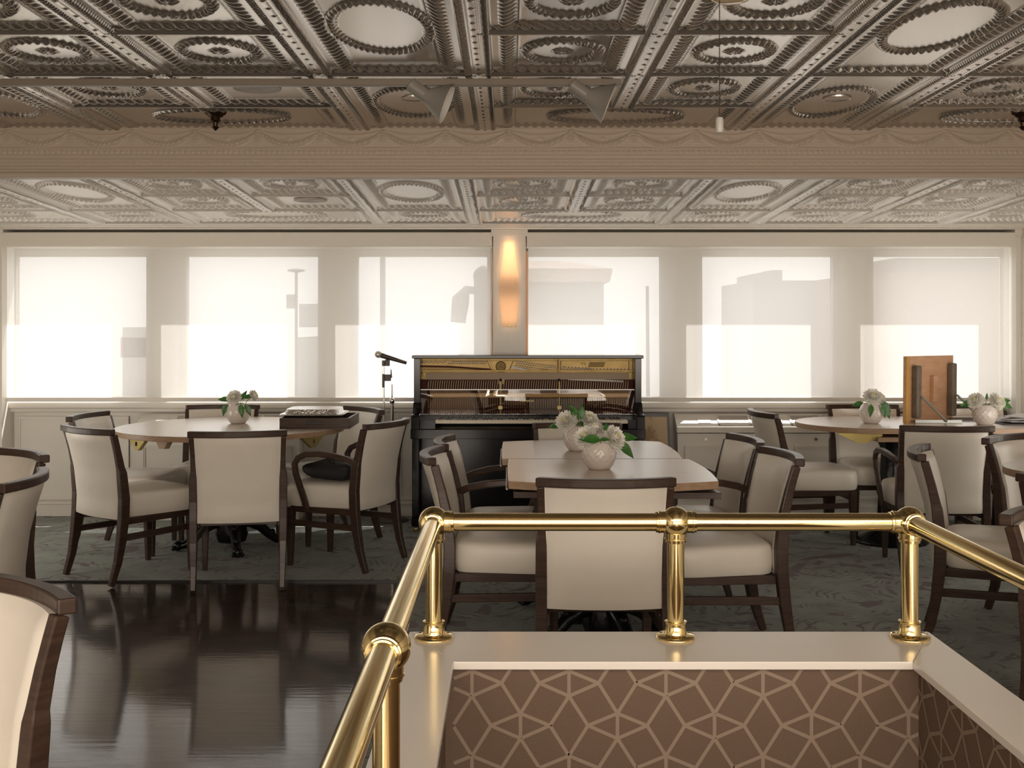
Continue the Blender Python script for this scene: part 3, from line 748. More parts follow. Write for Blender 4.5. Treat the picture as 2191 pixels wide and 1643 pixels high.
chair('C18', 1.66, 3.39, 214, False, 'nearest cream chair at the right edge, just above the sloping brass rail', G4)
chair('CA', -2.20, 4.97, 141, False, 'farther of two cream chairs cut by the left edge, its inner back towards us', G5, 0)
chair('CB', -1.825, 4.175, 97, False, 'nearer of two cream chairs cut by the left edge, facing left', G5, 0)
chair('CC', -1.115, 2.42, 147, False, 'closest cream chair in the bottom left corner beside the dark parquet', G5, 0)

# ================================================================ TABLES
TZ = 0.77
def rounded_poly(fn, n): return [fn(2 * PI * k / n) for k in range(n)]
def pedestal(parent, c, ornate=True, top=0.70):
    x, y = c
    m = MB(); m.lathe([(0.02, 0.04), (0.085, 0.05), (0.10, 0.10), (0.085, 0.16), (0.078, 0.30), (0.090, 0.34), (0.070, 0.38), (0.060, 0.60), (0.075, 0.64), (0.11, top), (0.11, top + 0.005), (0.01, top + 0.005)], 28, (x, y, 0), rfun=lambda a, z: 1 + 0.04 * math.cos(8 * a))
    m.build('pedestal', iron, parent)
    if ornate:
        for k in range(4):
            a = R(20 + 90 * k); c_, s_ = math.cos(a), math.sin(a)
            m = MB(); pr = [(0.07, 0.17), (0.12, 0.165), (0.18, 0.13), (0.23, 0.08), (0.28, 0.045), (0.32, 0.038)]
            rd = [0.035, 0.038, 0.032, 0.028, 0.026, 0.022]
            m.tube([(x + r * c_, y + r * s_, z) for r, z in pr], rd, 12); m.ball((x + 0.325 * c_, y + 0.325 * s_, 0.040), 0.031, 14, 10)
            for q, (r, z) in enumerate(((0.12, 0.20), (0.19, 0.155), (0.25, 0.09))): m.ball((x + r * c_, y + r * s_, z), 0.022, 10, 8)
            for dd in (-0.025, 0, 0.025): m.ball((x + 0.352 * c_ - dd * s_, y + 0.352 * s_ + dd * c_, 0.028), 0.013, 8, 6)
            m.build('claw_foot', iron, parent)
    else:
        m = MB(); m.lathe([(0.01, 0.008), (0.225, 0.009), (0.232, 0.016), (0.222, 0.024), (0.205, 0.026), (0.16, 0.05), (0.10, 0.085), (0.08, 0.11)], 64, (x, y, 0.0), rfun=lambda a, z: 1 + (0.035 * math.cos(24 * a) if z > 0.03 else 0.006 * math.cos(48 * a)))
        m.build('round_foot', iron, parent)
def loc_children(root):
    bpy.context.view_layer.update()
def reparent(root, objs=None):
    inv = root.matrix_basis.inverted()
    for o in root.children:
        o.matrix_parent_inverse = Matrix.LocRotScale(root.location, root.rotation_euler, None).inverted()

# round table
t1 = thing('round_table', (-1.735, 6.97, 0.008), 'round pale oak topped table on black cast iron pedestal, at the left by the window', 'table')
c = (-1.735, 6.97)
circ = [(c[0] + 0.70 * math.cos(2 * PI * k / 96), c[1] + 0.70 * math.sin(2 * PI * k / 96)) for k in range(96)]
MB().prism(circ, TZ - 0.032, TZ, 0, 1).build('tabletop', [tabletop_m, edge_m], t1, bevel=0.003)
sq = [(c[0] + x * 0.38, c[1] + y * 0.38) for x, y in ((-1, -1), (1, -1), (1, 1), (-1, 1))]
MB().prism(sq, TZ - 0.06, TZ - 0.033).build('underframe', edge_m, t1)
for a in (221, 243, 336, 45, 130):
    ca, sa = math.cos(R(a)), math.sin(R(a)); e = Vector((c[0] + 0.60 * ca, c[1] + 0.60 * sa, 0)); tt = Vector((-sa, ca, 0)); nn = Vector((ca, sa, 0))
    if a == 243:
        MB().hexa([e - tt * .03 - nn * .03 + Vector((0, 0, TZ - .085)), e + tt * .03 - nn * .03 + Vector((0, 0, TZ - .085)), e + tt * .02 + Vector((0, 0, TZ - .085)), e - tt * .02 + Vector((0, 0, TZ - .085)), e - tt * .05 - nn * .05 + Vector((0, 0, TZ - .033)), e + tt * .05 - nn * .05 + Vector((0, 0, TZ - .033)), e + tt * .05 + Vector((0, 0, TZ - .033)), e - tt * .05 + Vector((0, 0, TZ - .033))]).build('leaf_stop', edge_m, t1)
        continue
    w1, w0, h0 = 0.120, 0.018, 0.075
    v = []
    for off in (-0.012, 0.012):
        for s_, z in ((-w1, TZ - .033), (w1, TZ - .033), (w1 * 0.9, TZ - .05), (w0, TZ - .033 - h0), (-w0, TZ - .033 - h0), (-w1 * 0.9, TZ - .05)):
            v.append(tuple(e + tt * s_ + nn * off + Vector((0, 0, z))))
    b = MB().add(v, [(0, 1, 2, 3, 4, 5), (11, 10, 9, 8, 7, 6)] + [(i, (i + 1) % 6, 6 + (i + 1) % 6, 6 + i) for i in range(6)]).build('leaf_bracket', brass2, t1)
    MB().box(-0.004, 0.004, -0.006, 0.006, -0.012, 0.012).build('latch', black_plastic, b).location = e + nn * 0.014 + Vector((0, 0, TZ - 0.07))
pedestal(t1, c)
reparent(t1)

# pair of square flip-top tables with bowed outer edges
def bowed(x0, x1, y0, y1, bn, bf, bs=0.02, skewn=(0, 0), skewf=(0, 0)):
    P = []; n = 14
    for i in range(n): u = i / n; P.append((x0 + skewn[0] + (x1 + skewn[1] - x0 - skewn[0]) * u, y0 - bn * (1 - (2 * u - 1) ** 2)))
    xa, xb = x1 + skewn[1], x1 + skewf[1]
    for i in range(n): u = i / n; P.append((xa + (xb - xa) * u + bs * (1 - (2 * u - 1) ** 2), y0 + (y1 - y0) * u))
    for i in range(n): u = i / n; P.append((x1 + skewf[1] + (x0 + skewf[0] - x1 - skewf[1]) * u, y1 + bf * (1 - (2 * u - 1) ** 2)))
    xa, xb = x0 + skewf[0], x0 + skewn[0]
    for i in range(n): u = i / n; P.append((xa + (xb - xa) * u - bs * 0.2 * (1 - (2 * u - 1) ** 2), y1 + (y0 - y1) * u))
    return P
def square_table(cx_, y0, y1, bn, bf, label, far):
    t = thing('square_table', (cx_, (y0 + y1) / 2, 0.008), label, 'table', 'pair of square tables pushed together')
    x0, x1 = cx_ - 0.425, cx_ + 0.425
    MB().prism(bowed(x0, x1, y0, y1, bn, bf), TZ - 0.032, TZ, 0, 1).build('tabletop', [tabletop_m, edge_m], t, bevel=0.0025)
    m = MB(); a = [(x0 + 0.02, y0 + 0.02), (x1 + 0.01, y0 - 0.005), (x1 + 0.01, y0 + 0.03), (x1 - 0.10, y1 - 0.05), (x0 + 0.02, y1 - 0.02)]
    m.prism(a, TZ - 0.072, TZ - 0.046); m.build('folded_leaf', walnut, t, bevel=0.002)
    MB().prism([(x0 + .1, y0 + .1), (x1 - .1, y0 + .1), (x1 - .1, y1 - .1), (x0 + .1, y1 - .1)], TZ - 0.046, TZ - 0.032).build('underframe', walnut, t)
    m = MB()
    for k in range(12):
        y = y0 + 0.05 + (y1 - y0 - 0.1) * k / 11
        m.ball((x0 - 0.006, y, TZ - 0.038), 0.0065, 8, 6)
    m.tube([(x0 - 0.006, y0 + 0.03, TZ - 0.038), (x0 - 0.006, y1 - 0.03, TZ - 0.038)], 0.0025, 8); m.build('hinge', chrome, t)
    pedestal(t, (cx_, (y0 + y1) / 2)); reparent(t); return t
tA = square_table(0.425, 4.50, 5.245, 0.10, 0.0, 'nearer of two square pale oak tables pushed together behind the centre chair', False)
tB = square_table(0.395, 5.255, 6.03, 0.0, 0.10, 'farther of two square pale oak tables pushed together, next to the piano', True)

# long oval table on the right
t3 = thing('oval_table', (2.62, 7.24, 0.008), 'long pale oak table with rounded left end, holding the upright board, under the right window', 'table')
P = []; yc, hy = 7.24, 0.455
for k in range(25): a = PI / 2 + PI * k / 24; P.append((2.30 + 0.42 * math.cos(a), yc + hy * math.sin(a)))
P += [(3.50, yc - hy), (3.50, yc + hy)]
MB().prism(P, TZ - 0.034, TZ, 0, 1).build('tabletop', [tabletop_m, edge_m], t3, bevel=0.003)
MB().box(2.26, 3.45, yc - 0.44, yc + 0.44, TZ - 0.085, TZ - 0.056).build('lower_leaf', edge_m, t3, bevel=0.003)
m = MB()
for k in range(14): m.box(2.46 + 0.07 * k, 2.475 + 0.07 * k, yc - 0.43, yc + 0.43, TZ - 0.056, TZ - 0.034)
m.build('slide_rail', brass2, t3)
v = []
for off in (-0.40, -0.38):
    for s_, z in ((2.02, TZ - .034), (2.30, TZ - .034), (2.30, TZ - .05), (2.20, TZ - .095), (2.15, TZ - .095)): v.append((s_, yc + off, z))
MB().add(v, [(0, 1, 2, 3, 4), (9, 8, 7, 6, 5)] + [(i, (i + 1) % 5, 5 + (i + 1) % 5, 5 + i) for i in range(5)]).build('leaf_bracket', brass2, t3)
pedestal(t3, (2.46, 7.16), False); pedestal(t3, (3.2, 7.16), False)
reparent(t3)
# small round table, right edge
t4 = thing('round_table', (2.86, 4.90, 0.008), 'small round pale oak table cut off by the right edge of the view', 'table')
MB().prism([(2.86 + 0.655 * math.cos(2 * PI * k / 80), 4.90 + 0.45 * math.sin(2 * PI * k / 80)) for k in range(80)], TZ - 0.034, TZ, 0, 1).build('tabletop', [tabletop_m, edge_m], t4, bevel=0.003)
pedestal(t4, (2.95, 4.9), False); reparent(t4)

# upright folded leaf board on the oval table
BZ = TZ
A = Vector((2.555, 7.16, BZ)); B = Vector((2.965, 7.42, BZ))
board = thing('folding_board', tuple((A + B) / 2), 'orange brown wooden board standing upright on the long oval table with metal folding brackets', 'board')
e = (B - A).normalized(); nf = Vector((e.y, -e.x, 0)); up = Vector((0.02, 0.03, 1)).normalized(); Lb = (B - A).length; Hb = 0.43
def bx(p0, ex, ey, ez, name, mm, parent, bev=0.003):
    v = [p0, p0 + ex, p0 + ex + ey, p0 + ey]; v += [q + ez for q in v]
    return MB().hexa([tuple(q) for q in v]).build(name, mm, parent, bevel=bev)
bx(A - nf * -0.0 + e * 0.0, e * Lb, -nf * 0.022, up * Hb + Vector((0, 0, 0)), 'panel', under_wood, board)
bx(A + e * 0.0 + nf * 0.0, e * 0.03, nf * 0.006, up * Hb, 'edge_strip', rail_gold, board, 0.001)
bx(A + e * (Lb * 0.50) + up * 0.13, e * 0.045, nf * 0.03, up * 0.17, 'cleat', under_wood, board)
for s_, h0 in ((0.055, 0.34), (Lb - 0.07, 0.35)):
    g = bx(A + e * s_ + up * 0.03 + nf * 0.001, e * 0.050, nf * 0.045, up * h0, 'bracket_leg', grey_wood, board, 0.01)
    bx(A + e * (s_ + 0.052) + up * 0.10 + nf * 0.012, e * 0.006, nf * 0.012, up * (h0 - 0.10), 'strap', steel, g, 0.001)
    q0 = A + e * (s_ + 0.04) + up * 0.17 + nf * 0.05; q1 = A + e * (s_ + 0.15) + nf * 0.16 + Vector((0, 0, 0.012))
    MB().sweep([tuple(q0), tuple(q1)], (0.020, 0.006), tuple(e)).build('stay', steel, g)
    q2 = A + e * (s_ - 0.0) + nf * 0.03 + Vector((0, 0, 0.012))
    MB().sweep([tuple(q2), tuple(A + e * (s_ + 0.24) + nf * 0.20 + Vector((0, 0, 0.012)))], (0.022, 0.02), tuple(e)).build('foot', steel if s_ < 0.1 else grey_wood, g)
def fix_tree(root):
    M = Matrix.LocRotScale(root.location, root.rotation_euler, None).inverted()
    for o in root.children: o.matrix_parent_inverse = M
fix_tree(board)

# ================================================================ VASES AND FLOWERS
def make_vase(x, y, label, z=TZ, facets=True):
    v = MB(); R0 = 0.073
    prof = [(0.001, 0.0), (0.040, 0.0), (0.048, 0.003), (0.060, 0.020), (0.070, 0.045), (R0, 0.066), (0.070, 0.090), (0.062, 0.110), (0.052, 0.124), (0.049, 0.127), (0.046, 0.125), (0.052, 0.105), (0.058, 0.08), (0.05, 0.03), (0.001, 0.02)]
    pf = []
    for i in range(len(prof) - 1):
        for k in range(3): t = k / 3; pf.append((prof[i][0] * (1 - t) + prof[i + 1][0] * t, prof[i][1] * (1 - t) + prof[i + 1][1] * t))
    pf.append(prof[-1])
    n = len(prof) * 3
    v.lathe(pf, 72, (0, 0, 0), rfun=lambda a, zz: 1 + 0.075 * abs(math.cos(7 * a + 90 * zz)) * abs(math.cos(7 * a - 90 * zz)) * math.sin(PI * min(1, zz / 0.127)))
    o = v.build('flower_vase', ceramic, recalc=True); o.location = (x, y, z); tag(o, label, 'vase', 'white vases on the tables'); return o
def chrys_mesh(seed, Rf=0.048):
    rnd = random.Random(seed); m = MB()
    layers = [(-14, 22, 0.98), (0, 26, 1.0), (14, 26, 0.98), (28, 24, 0.93), (42, 22, 0.85), (56, 20, 0.74), (70, 16, 0.60), (82, 10, 0.5)]
    for li, (el, n, ln) in enumerate(layers):
        for k in range(n):
            a = 2 * PI * (k + 0.5 * (li % 2)) / n + rnd.uniform(-.06, .06); e_ = R(el + rnd.uniform(-5, 5)); L_ = Rf * ln * rnd.uniform(.92, 1.06); w = 0.0060
            d = Vector((math.cos(a), math.sin(a), 0)); t = Vector((-math.sin(a), math.cos(a), 0)); Zv = Vector((0, 0, 1))
            pts = []
            for s_, ww, cur in ((0.12, 0.5, 0), (0.5, 1.0, 0.03), (0.85, 1.0, 0.10), (1.0, 0.45, 0.20)):
                c_ = d * (L_ * s_ * math.cos(e_ + cur)) + Zv * (L_ * s_ * math.sin(e_ + cur)); pts.append((c_ - t * w * ww, c_ + Zv * 0.0015, c_ + t * w * ww))
            vs = [tuple(p) for r in pts for p in r]; fs = []
            for i in range(3): fs += [(i * 3, i * 3 + 1, i * 3 + 4, i * 3 + 3), (i * 3 + 1, i * 3 + 2, i * 3 + 5, i * 3 + 4)]
            m.add(vs, fs, 0, True)
    for k in range(26):
        a = rnd.uniform(0, 2 * PI); r = 0.012 * math.sqrt(rnd.random()); m.ball((r * math.cos(a), r * math.sin(a), Rf * 0.62 + rnd.uniform(-.003, .003)), 0.0034, 6, 4, 1)
    m.ball((0, 0, 0.006), 0.015, 10, 6, 1)
    return m
def flower(vx, vy, vz, off, tilt, label, seed, Rf=0.048, group='white chrysanthemums in the table vases'):
    t = thing('chrysanthemum', (vx, vy, vz + 0.024), label, 'flower', group)
    b = chrys_mesh(seed, Rf).build('blossom', [petal_m, petal_c], t, recalc=False)
    b.location = (off[0], off[1], off[2] - 0.024)
    b.rotation_euler = Vector(tilt).to_track_quat('Z', 'Y').to_euler()
    MB().tube([(0, 0, 0.0), (off[0] * 0.25, off[1] * 0.25, 0.06), (off[0] * 0.6, off[1] * 0.6, off[2] * 0.8 - 0.02), (off[0], off[1], off[2] - 0.024)], 0.0025, 8).build('stem', stem_m, t)
    return t
def leaf_mb(L_=0.075, w=0.020, droop=0.25):
    m = MB(); n = 8; vs = []
    for i in range(n + 1):
        s_ = i / n; ww = w * math.sin(PI * s_ ** 0.8) * (1 - 0.25 * s_) + 0.0006; z = -droop * L_ * s_ * s_
        vs += [(s_ * L_, -ww, z + 0.004), (s_ * L_, 0, z), (s_ * L_, ww, z + 0.004)]
    fs = []
    for i in range(n): a = i * 3; fs += [(a, a + 1, a + 4, a + 3), (a + 1, a + 2, a + 5, a + 4)]
    return m.add(vs, fs, 0, True)
LEAF = None
def sprig(vx, vy, vz, leaves, label, group='leafy sprigs in the table vases'):
    """leaves: list of (offset, direction, scale)"""
    t = thing('leaf_sprig', (vx, vy, vz + 0.024), label, 'leaves', group)
    m = MB()
    for off, d, sc in leaves:
        m.tube([(0, 0, 0), (off[0] * 0.3, off[1] * 0.3, off[2] * 0.6 - 0.01), (off[0], off[1], off[2] - 0.024)], 0.0018, 6)
    m.build('stem', stem_m, t)
    for i, (off, d, sc) in enumerate(leaves):
        o = leaf_mb(0.078 * sc, 0.019 * sc).build('leaf', leaf_m, t, recalc=False); o.location = (off[0], off[1], off[2] - 0.024)
        D = Vector(d).normalized(); nz = Vector((0.1, -1.0, 0.55)); nz = (nz - D * nz.dot(D)).normalized(); ny = nz.cross(D)
        o.rotation_euler = Matrix((D, ny, nz)).transposed().to_euler()
    return t
va = make_vase(-1.738, 7.15, 'white faceted vase on the round table with one big bloom and drooping leaves')
V = (-1.738, 7.15, TZ)
flower(*V, (-0.018, -0.02, 0.163), (-0.25, -0.75, 0.6), 'big white chrysanthemum in the vase on the round table', 1, 0.054)
flower(*V, (0.092, 0.01, 0.175), (0.9, -0.1, 0.5), 'small half open white flower leaning right from the vase on the round table', 2, 0.040)
sprig(*V, [((-0.05, -0.01, 0.15), (-1, -0.1, 0.15), 1.0), ((-0.05, -0.01, 0.15), (-0.8, 0.2, 0.35), 0.8), ((-0.075, -0.02, 0.125), (-0.2, -0.2, -1), 1.0), ((0.01, -0.05, 0.125), (-0.2, -0.4, -0.9), 0.9), ((0.03, -0.055, 0.125), (0.2, -0.4, -0.9), 1.1), ((0.055, -0.03, 0.125), (0.5, -0.3, -0.9), 1.05), ((0.02, 0.0, 0.15), (0.4, 0.1, 0.8), 0.9), ((0.04, 0.0, 0.16), (0.8, 0.1, 0.4), 0.9)], 'green leaves spreading and hanging over the vase on the round table')
vb = make_vase(0.350, 5.60, 'white faceted vase farther back on the square tables, left of its neighbour')
V = (0.350, 5.60, TZ)
flower(*V, (-0.055, -0.02, 0.145), (-0.45, -0.75, 0.5), 'white chrysanthemum leaning left in the farther vase on the square tables', 3, 0.060)
flower(*V, (0.050, -0.01, 0.150), (0.35, -0.55, 0.7), 'white chrysanthemum on the right side of the farther vase on the square tables', 4, 0.055)
sprig(*V, [((0.0, -0.03, 0.16), (-0.55, 0, 1), 1.15), ((0.012, -0.035, 0.16), (0.12, 0, 1), 1.0), ((-0.075, 0, 0.13), (-1, -0.2, -0.1), 1.0), ((0.01, -0.06, 0.15), (0.1, -0.8, -0.4), 0.6)], 'upright pointed green leaves in the farther vase on the square tables')
vc = make_vase(0.398, 4.88, 'white faceted vase nearest to us on the square tables')
V = (0.398, 4.88, TZ)
flower(*V, (-0.055, -0.02, 0.135), (-0.5, -0.6, 0.55), 'white chrysanthemum drooping left from the nearest vase on the square tables', 5, 0.058)
flower(*V, (0.055, -0.02, 0.135), (0.55, -0.6, 0.45), 'white chrysanthemum drooping right from the nearest vase on the square tables', 6, 0.060)
flower(*V, (-0.015, 0.02, 0.165), (-0.2, -0.2, 0.9), 'pale chrysanthemum at the top of the nearest vase on the square tables', 7, 0.045)
sprig(*V, [((0.0, -0.085, 0.138), (-1, -0.3, 0.1), 1.2), ((0.0, -0.085, 0.138), (0.5, -0.4, 0.05), 0.55), ((0.085, 0.0, 0.14), (1, 0.1, 0.0), 1.15), ((0.085, -0.01, 0.12), (0.8, -0.1, -0.75), 1.25), ((0.02, -0.03, 0.17), (0.35, 0, 1), 0.5)], 'broad green leaves around the nearest vase on the square tables')
vd = make_vase(2.330, 7.15, 'white faceted vase on the long oval table, left of the upright board')
V = (2.330, 7.15, TZ)
flower(*V, (0.0, -0.03, 0.165), (0, -0.75, 0.7), 'dense white chrysanthemum in the vase left of the upright board', 8, 0.064)
flower(*V, (0.05, 0.0, 0.160), (0.6, -0.5, 0.6), 'smaller white chrysanthemum on the right in the vase left of the upright board', 9, 0.048)
sprig(*V, [((-0.06, -0.02, 0.135), (-1, -0.3, -0.25), 1.0), ((-0.02, -0.06, 0.125), (-0.15, -0.5, -0.9), 1.05), ((0.05, -0.055, 0.125), (0.25, -0.3, -1), 1.1), ((0.065, -0.04, 0.13), (0.5, -0.2, -1), 1.35), ((0.07, -0.02, 0.14), (0.75, -0.1, -0.8), 1.1)], 'green leaves hanging from the vase left of the upright board')
ve = make_vase(3.020, 7.05, 'white faceted vase on the long oval table, right of the upright board')
V = (3.020, 7.05, TZ)
flower(*V, (-0.062, -0.01, 0.150), (-0.6, -0.55, 0.5), 'white chrysanthemum on the left in the vase right of the upright board', 10, 0.056)
flower(*V, (0.060, -0.02, 0.145), (0.45, -0.7, 0.45), 'white chrysanthemum on the right in the vase right of the upright board', 11, 0.062)
sprig(*V, [((-0.10, 0, 0.13), (-1, 0.1, -0.2), 0.8), ((-0.1, 0, 0.14), (-1, 0, 0.3), 0.6), ((0.10, 0, 0.145), (1, 0.1, 0.2), 0.95), ((0.11, 0, 0.135), (1, 0, -0.35), 1.0), ((0.10, 0, 0.13), (0.7, 0, -0.7), 0.8), ((0.0, -0.02, 0.16), (0.1, -0.1, 1), 0.55), ((0.05, 0.0, 0.17), (0.4, 0.1, 1), 0.5)], 'narrow green leaves sticking out of the vase right of the upright board')

# papers on a black folder
m = MB(); m.box(3.13, 3.46, 7.03, 7.27, TZ, TZ + 0.008)
tag(m.build('folder', black_plastic, bevel=0.002), 'black flat folder under loose papers on the long oval table', 'folder')
rnd = random.Random(3)
for i in range(3):
    gx = np.linspace(-0.14, 0.14, 10); gy = np.linspace(-0.10, 0.10, 8)
    Xg, Yg = np.meshgrid(gx, gy); Hh = 0.012 * i + 0.006 + 0.010 * np.sin(Xg * 14 + i * 2) ** 2 * (0.4 + i * 0.35) + 0.010 * np.abs(Yg) * 10 * (i * 0.3)
    a = R((12, -8, 20)[i])
    o = heightgrid('paper_sheet', gx, gy, Hh, lambda X_, Y_, h: (X_ * math.cos(a) - Y_ * math.sin(a), X_ * math.sin(a) + Y_ * math.cos(a), h), paper)
    o.location = (3.30 + 0.01 * i, 7.15, TZ + 0.008)
    md = o.modifiers.new('solid', 'SOLIDIFY'); md.thickness = 0.0008
    tag(o, ('bottom sheet of the crumpled white papers on the black folder', 'middle sheet of the crumpled white papers on the black folder', 'top sheet of the crumpled white papers on the black folder')[i], 'paper', 'papers on the black folder')

# wooden tray box and foil pan on the round table
tr = thing('tray_box', (-1.175, 6.98, TZ), 'open dark walnut tray box with handle slot at the right side of the round table', 'tray')
x0, x1, y0, y1, h = -1.392, -0.968, 6.76, 7.20, 0.066
MB().box(x0, x1, y0, y1, TZ, TZ + 0.010).build('tray_bottom', walnut, tr)
MB().box(x0, x1, y0, y0 + 0.014, TZ + 0.010, TZ + h).build('tray_front', walnut, tr, bevel=0.002)
MB().box(x0, x1, y1 - 0.014, y1, TZ + 0.010, TZ + h).build('tray_rear', walnut, tr, bevel=0.002)
MB().box(x0, x0 + 0.014, y0 + 0.014, y1 - 0.014, TZ + 0.010, TZ + h).build('tray_side', walnut, tr, bevel=0.002)
MB().box(x1 - 0.014, x1, y0 + 0.014, y1 - 0.014, TZ + 0.010, TZ + h).build('tray_side', walnut, tr, bevel=0.002)
MB().box(-1.235, -1.13, y0 - 0.002, y0 + 0.002, TZ + 0.028, TZ + 0.044).build('handle_slot', black_plastic, tr, bevel=0.0015)
fix_tree(tr)
def pan():
    m = MB(); N = 60; cx_, cy_ = -1.215, 6.98
    def ring(hx, hy, z, wob=0):
        out = []
        for k in range(N):
            a = 2 * PI * k / N; c_, s_ = math.cos(a), math.sin(a); n = 7; r = (abs(c_) ** n + abs(s_) ** n) ** (-1 / n)
            w = 1 + wob * math.sin(k * 2.4)
            out.append((cx_ + hx * r * c_ * w, cy_ + hy * r * s_ * w, z))
        return out
    R_ = [ring(0.16, 0.145, TZ + 0.030), ring(0.175, 0.165, TZ + 0.055, 0.006), ring(0.185, 0.178, TZ + 0.082, 0.006), ring(0.195, 0.192, TZ + 0.084), ring(0.197, 0.195, TZ + 0.079)]
    R2 = [ring(0.158, 0.143, TZ + 0.031), ring(0.173, 0.163, TZ + 0.056, 0.006), ring(0.183, 0.176, TZ + 0.0835, 0.006), ring(0.168, 0.16, TZ + 0.087), ring(0.158, 0.150, TZ + 0.113, 0.012), ring(0.150, 0.142, TZ + 0.1135)]
    for Rr, sgn in ((R_, 1),):
        vs = [p for r in Rr for p in r]; fs = [(i * N + k, i * N + (k + 1) % N, (i + 1) * N + (k + 1) % N, (i + 1) * N + k) for i in range(len(Rr) - 1) for k in range(N)]
        fs.append(tuple(range(N))); m.add(vs, fs, 0, True)
    lid = MB(); Rr = R2[2:]; K_ = len(Rr); vs = [p for r in Rr for p in r]; fs = [(i * N + k, i * N + (k + 1) % N, (i + 1) * N + (k + 1) % N, (i + 1) * N + k) for i in range(len(Rr) - 1) for k in range(N)]
    fs.append(tuple(range((K_ - 1) * N, K_ * N))); lid.add(vs, fs, 0, True)
    t = thing('foil_pan', (cx_, cy_, TZ + 0.030), 'covered aluminium foil pan sitting in the walnut tray box', 'pan')
    m.build('pan_body', foil, t); lid.build('pan_lid', foil, t); fix_tree(t)
pan()

# black bag on the armchair
def bag():
    t = SEATS['C6']; M = Matrix.LocRotScale(t.location, t.rotation_euler, None)
    m = MB(); N, Mv = 26, 14; vs = []
    rnd = random.Random(5)
    for j in range(Mv + 1):
        ph = -PI / 2 + PI * j / Mv
        for k in range(N):
            a = 2 * PI * k / N; n = 4
            cc = abs(math.cos(a)) ** (2 / n) * math.copysign(1, math.cos(a)); ss = abs(math.sin(a)) ** (2 / n) * math.copysign(1, math.sin(a))
            cp = max(0.0, math.cos(ph)) ** 0.45; sp = math.copysign(abs(math.sin(ph)) ** 0.7, math.sin(ph))
            w = 1 + 0.05 * math.sin(3 * a + 2 * ph) + 0.03 * math.sin(7 * a)
            zz = 0.052 + 0.050 * sp * (1 + 0.18 * math.sin(2 * a + 0.5)) 
            vs.append((0.155 * cc * cp * w, 0.175 * ss * cp * w, max(0.0, zz)))
    fs = [(j * N + k, j * N + (k + 1) % N, (j + 1) * N + (k + 1) % N, (j + 1) * N + k) for j in range(Mv) for k in range(N)]
    m.add(vs, fs, 0, True)
    o = thing('black_bag', M @ Vector((0, 0.03, 0.492)), 'crumpled black bag lying on the seat of the armchair by the round table', 'bag', rz=t.rotation_euler.z)
    m.build('bag_body', black_bag, o)
    s_ = MB().tube([(-0.12, -0.05, 0.10), (-0.07, 0.02, 0.118), (0.0, 0.05, 0.122), (0.06, 0.03, 0.118), (0.10, -0.02, 0.106), (0.05, -0.08, 0.105)], 0.008, 8); s_.build('strap', black_bag, o)
    s2 = MB()
    for k in range(7): s2.ball((0.08 - 0.012 * k, 0.185 + 0.012 * math.sin(k), 0.018 + 0.010 * (k % 3)), 0.016, 8, 6)
    s2.build('strap_bundle', black_bag, o)
bag()

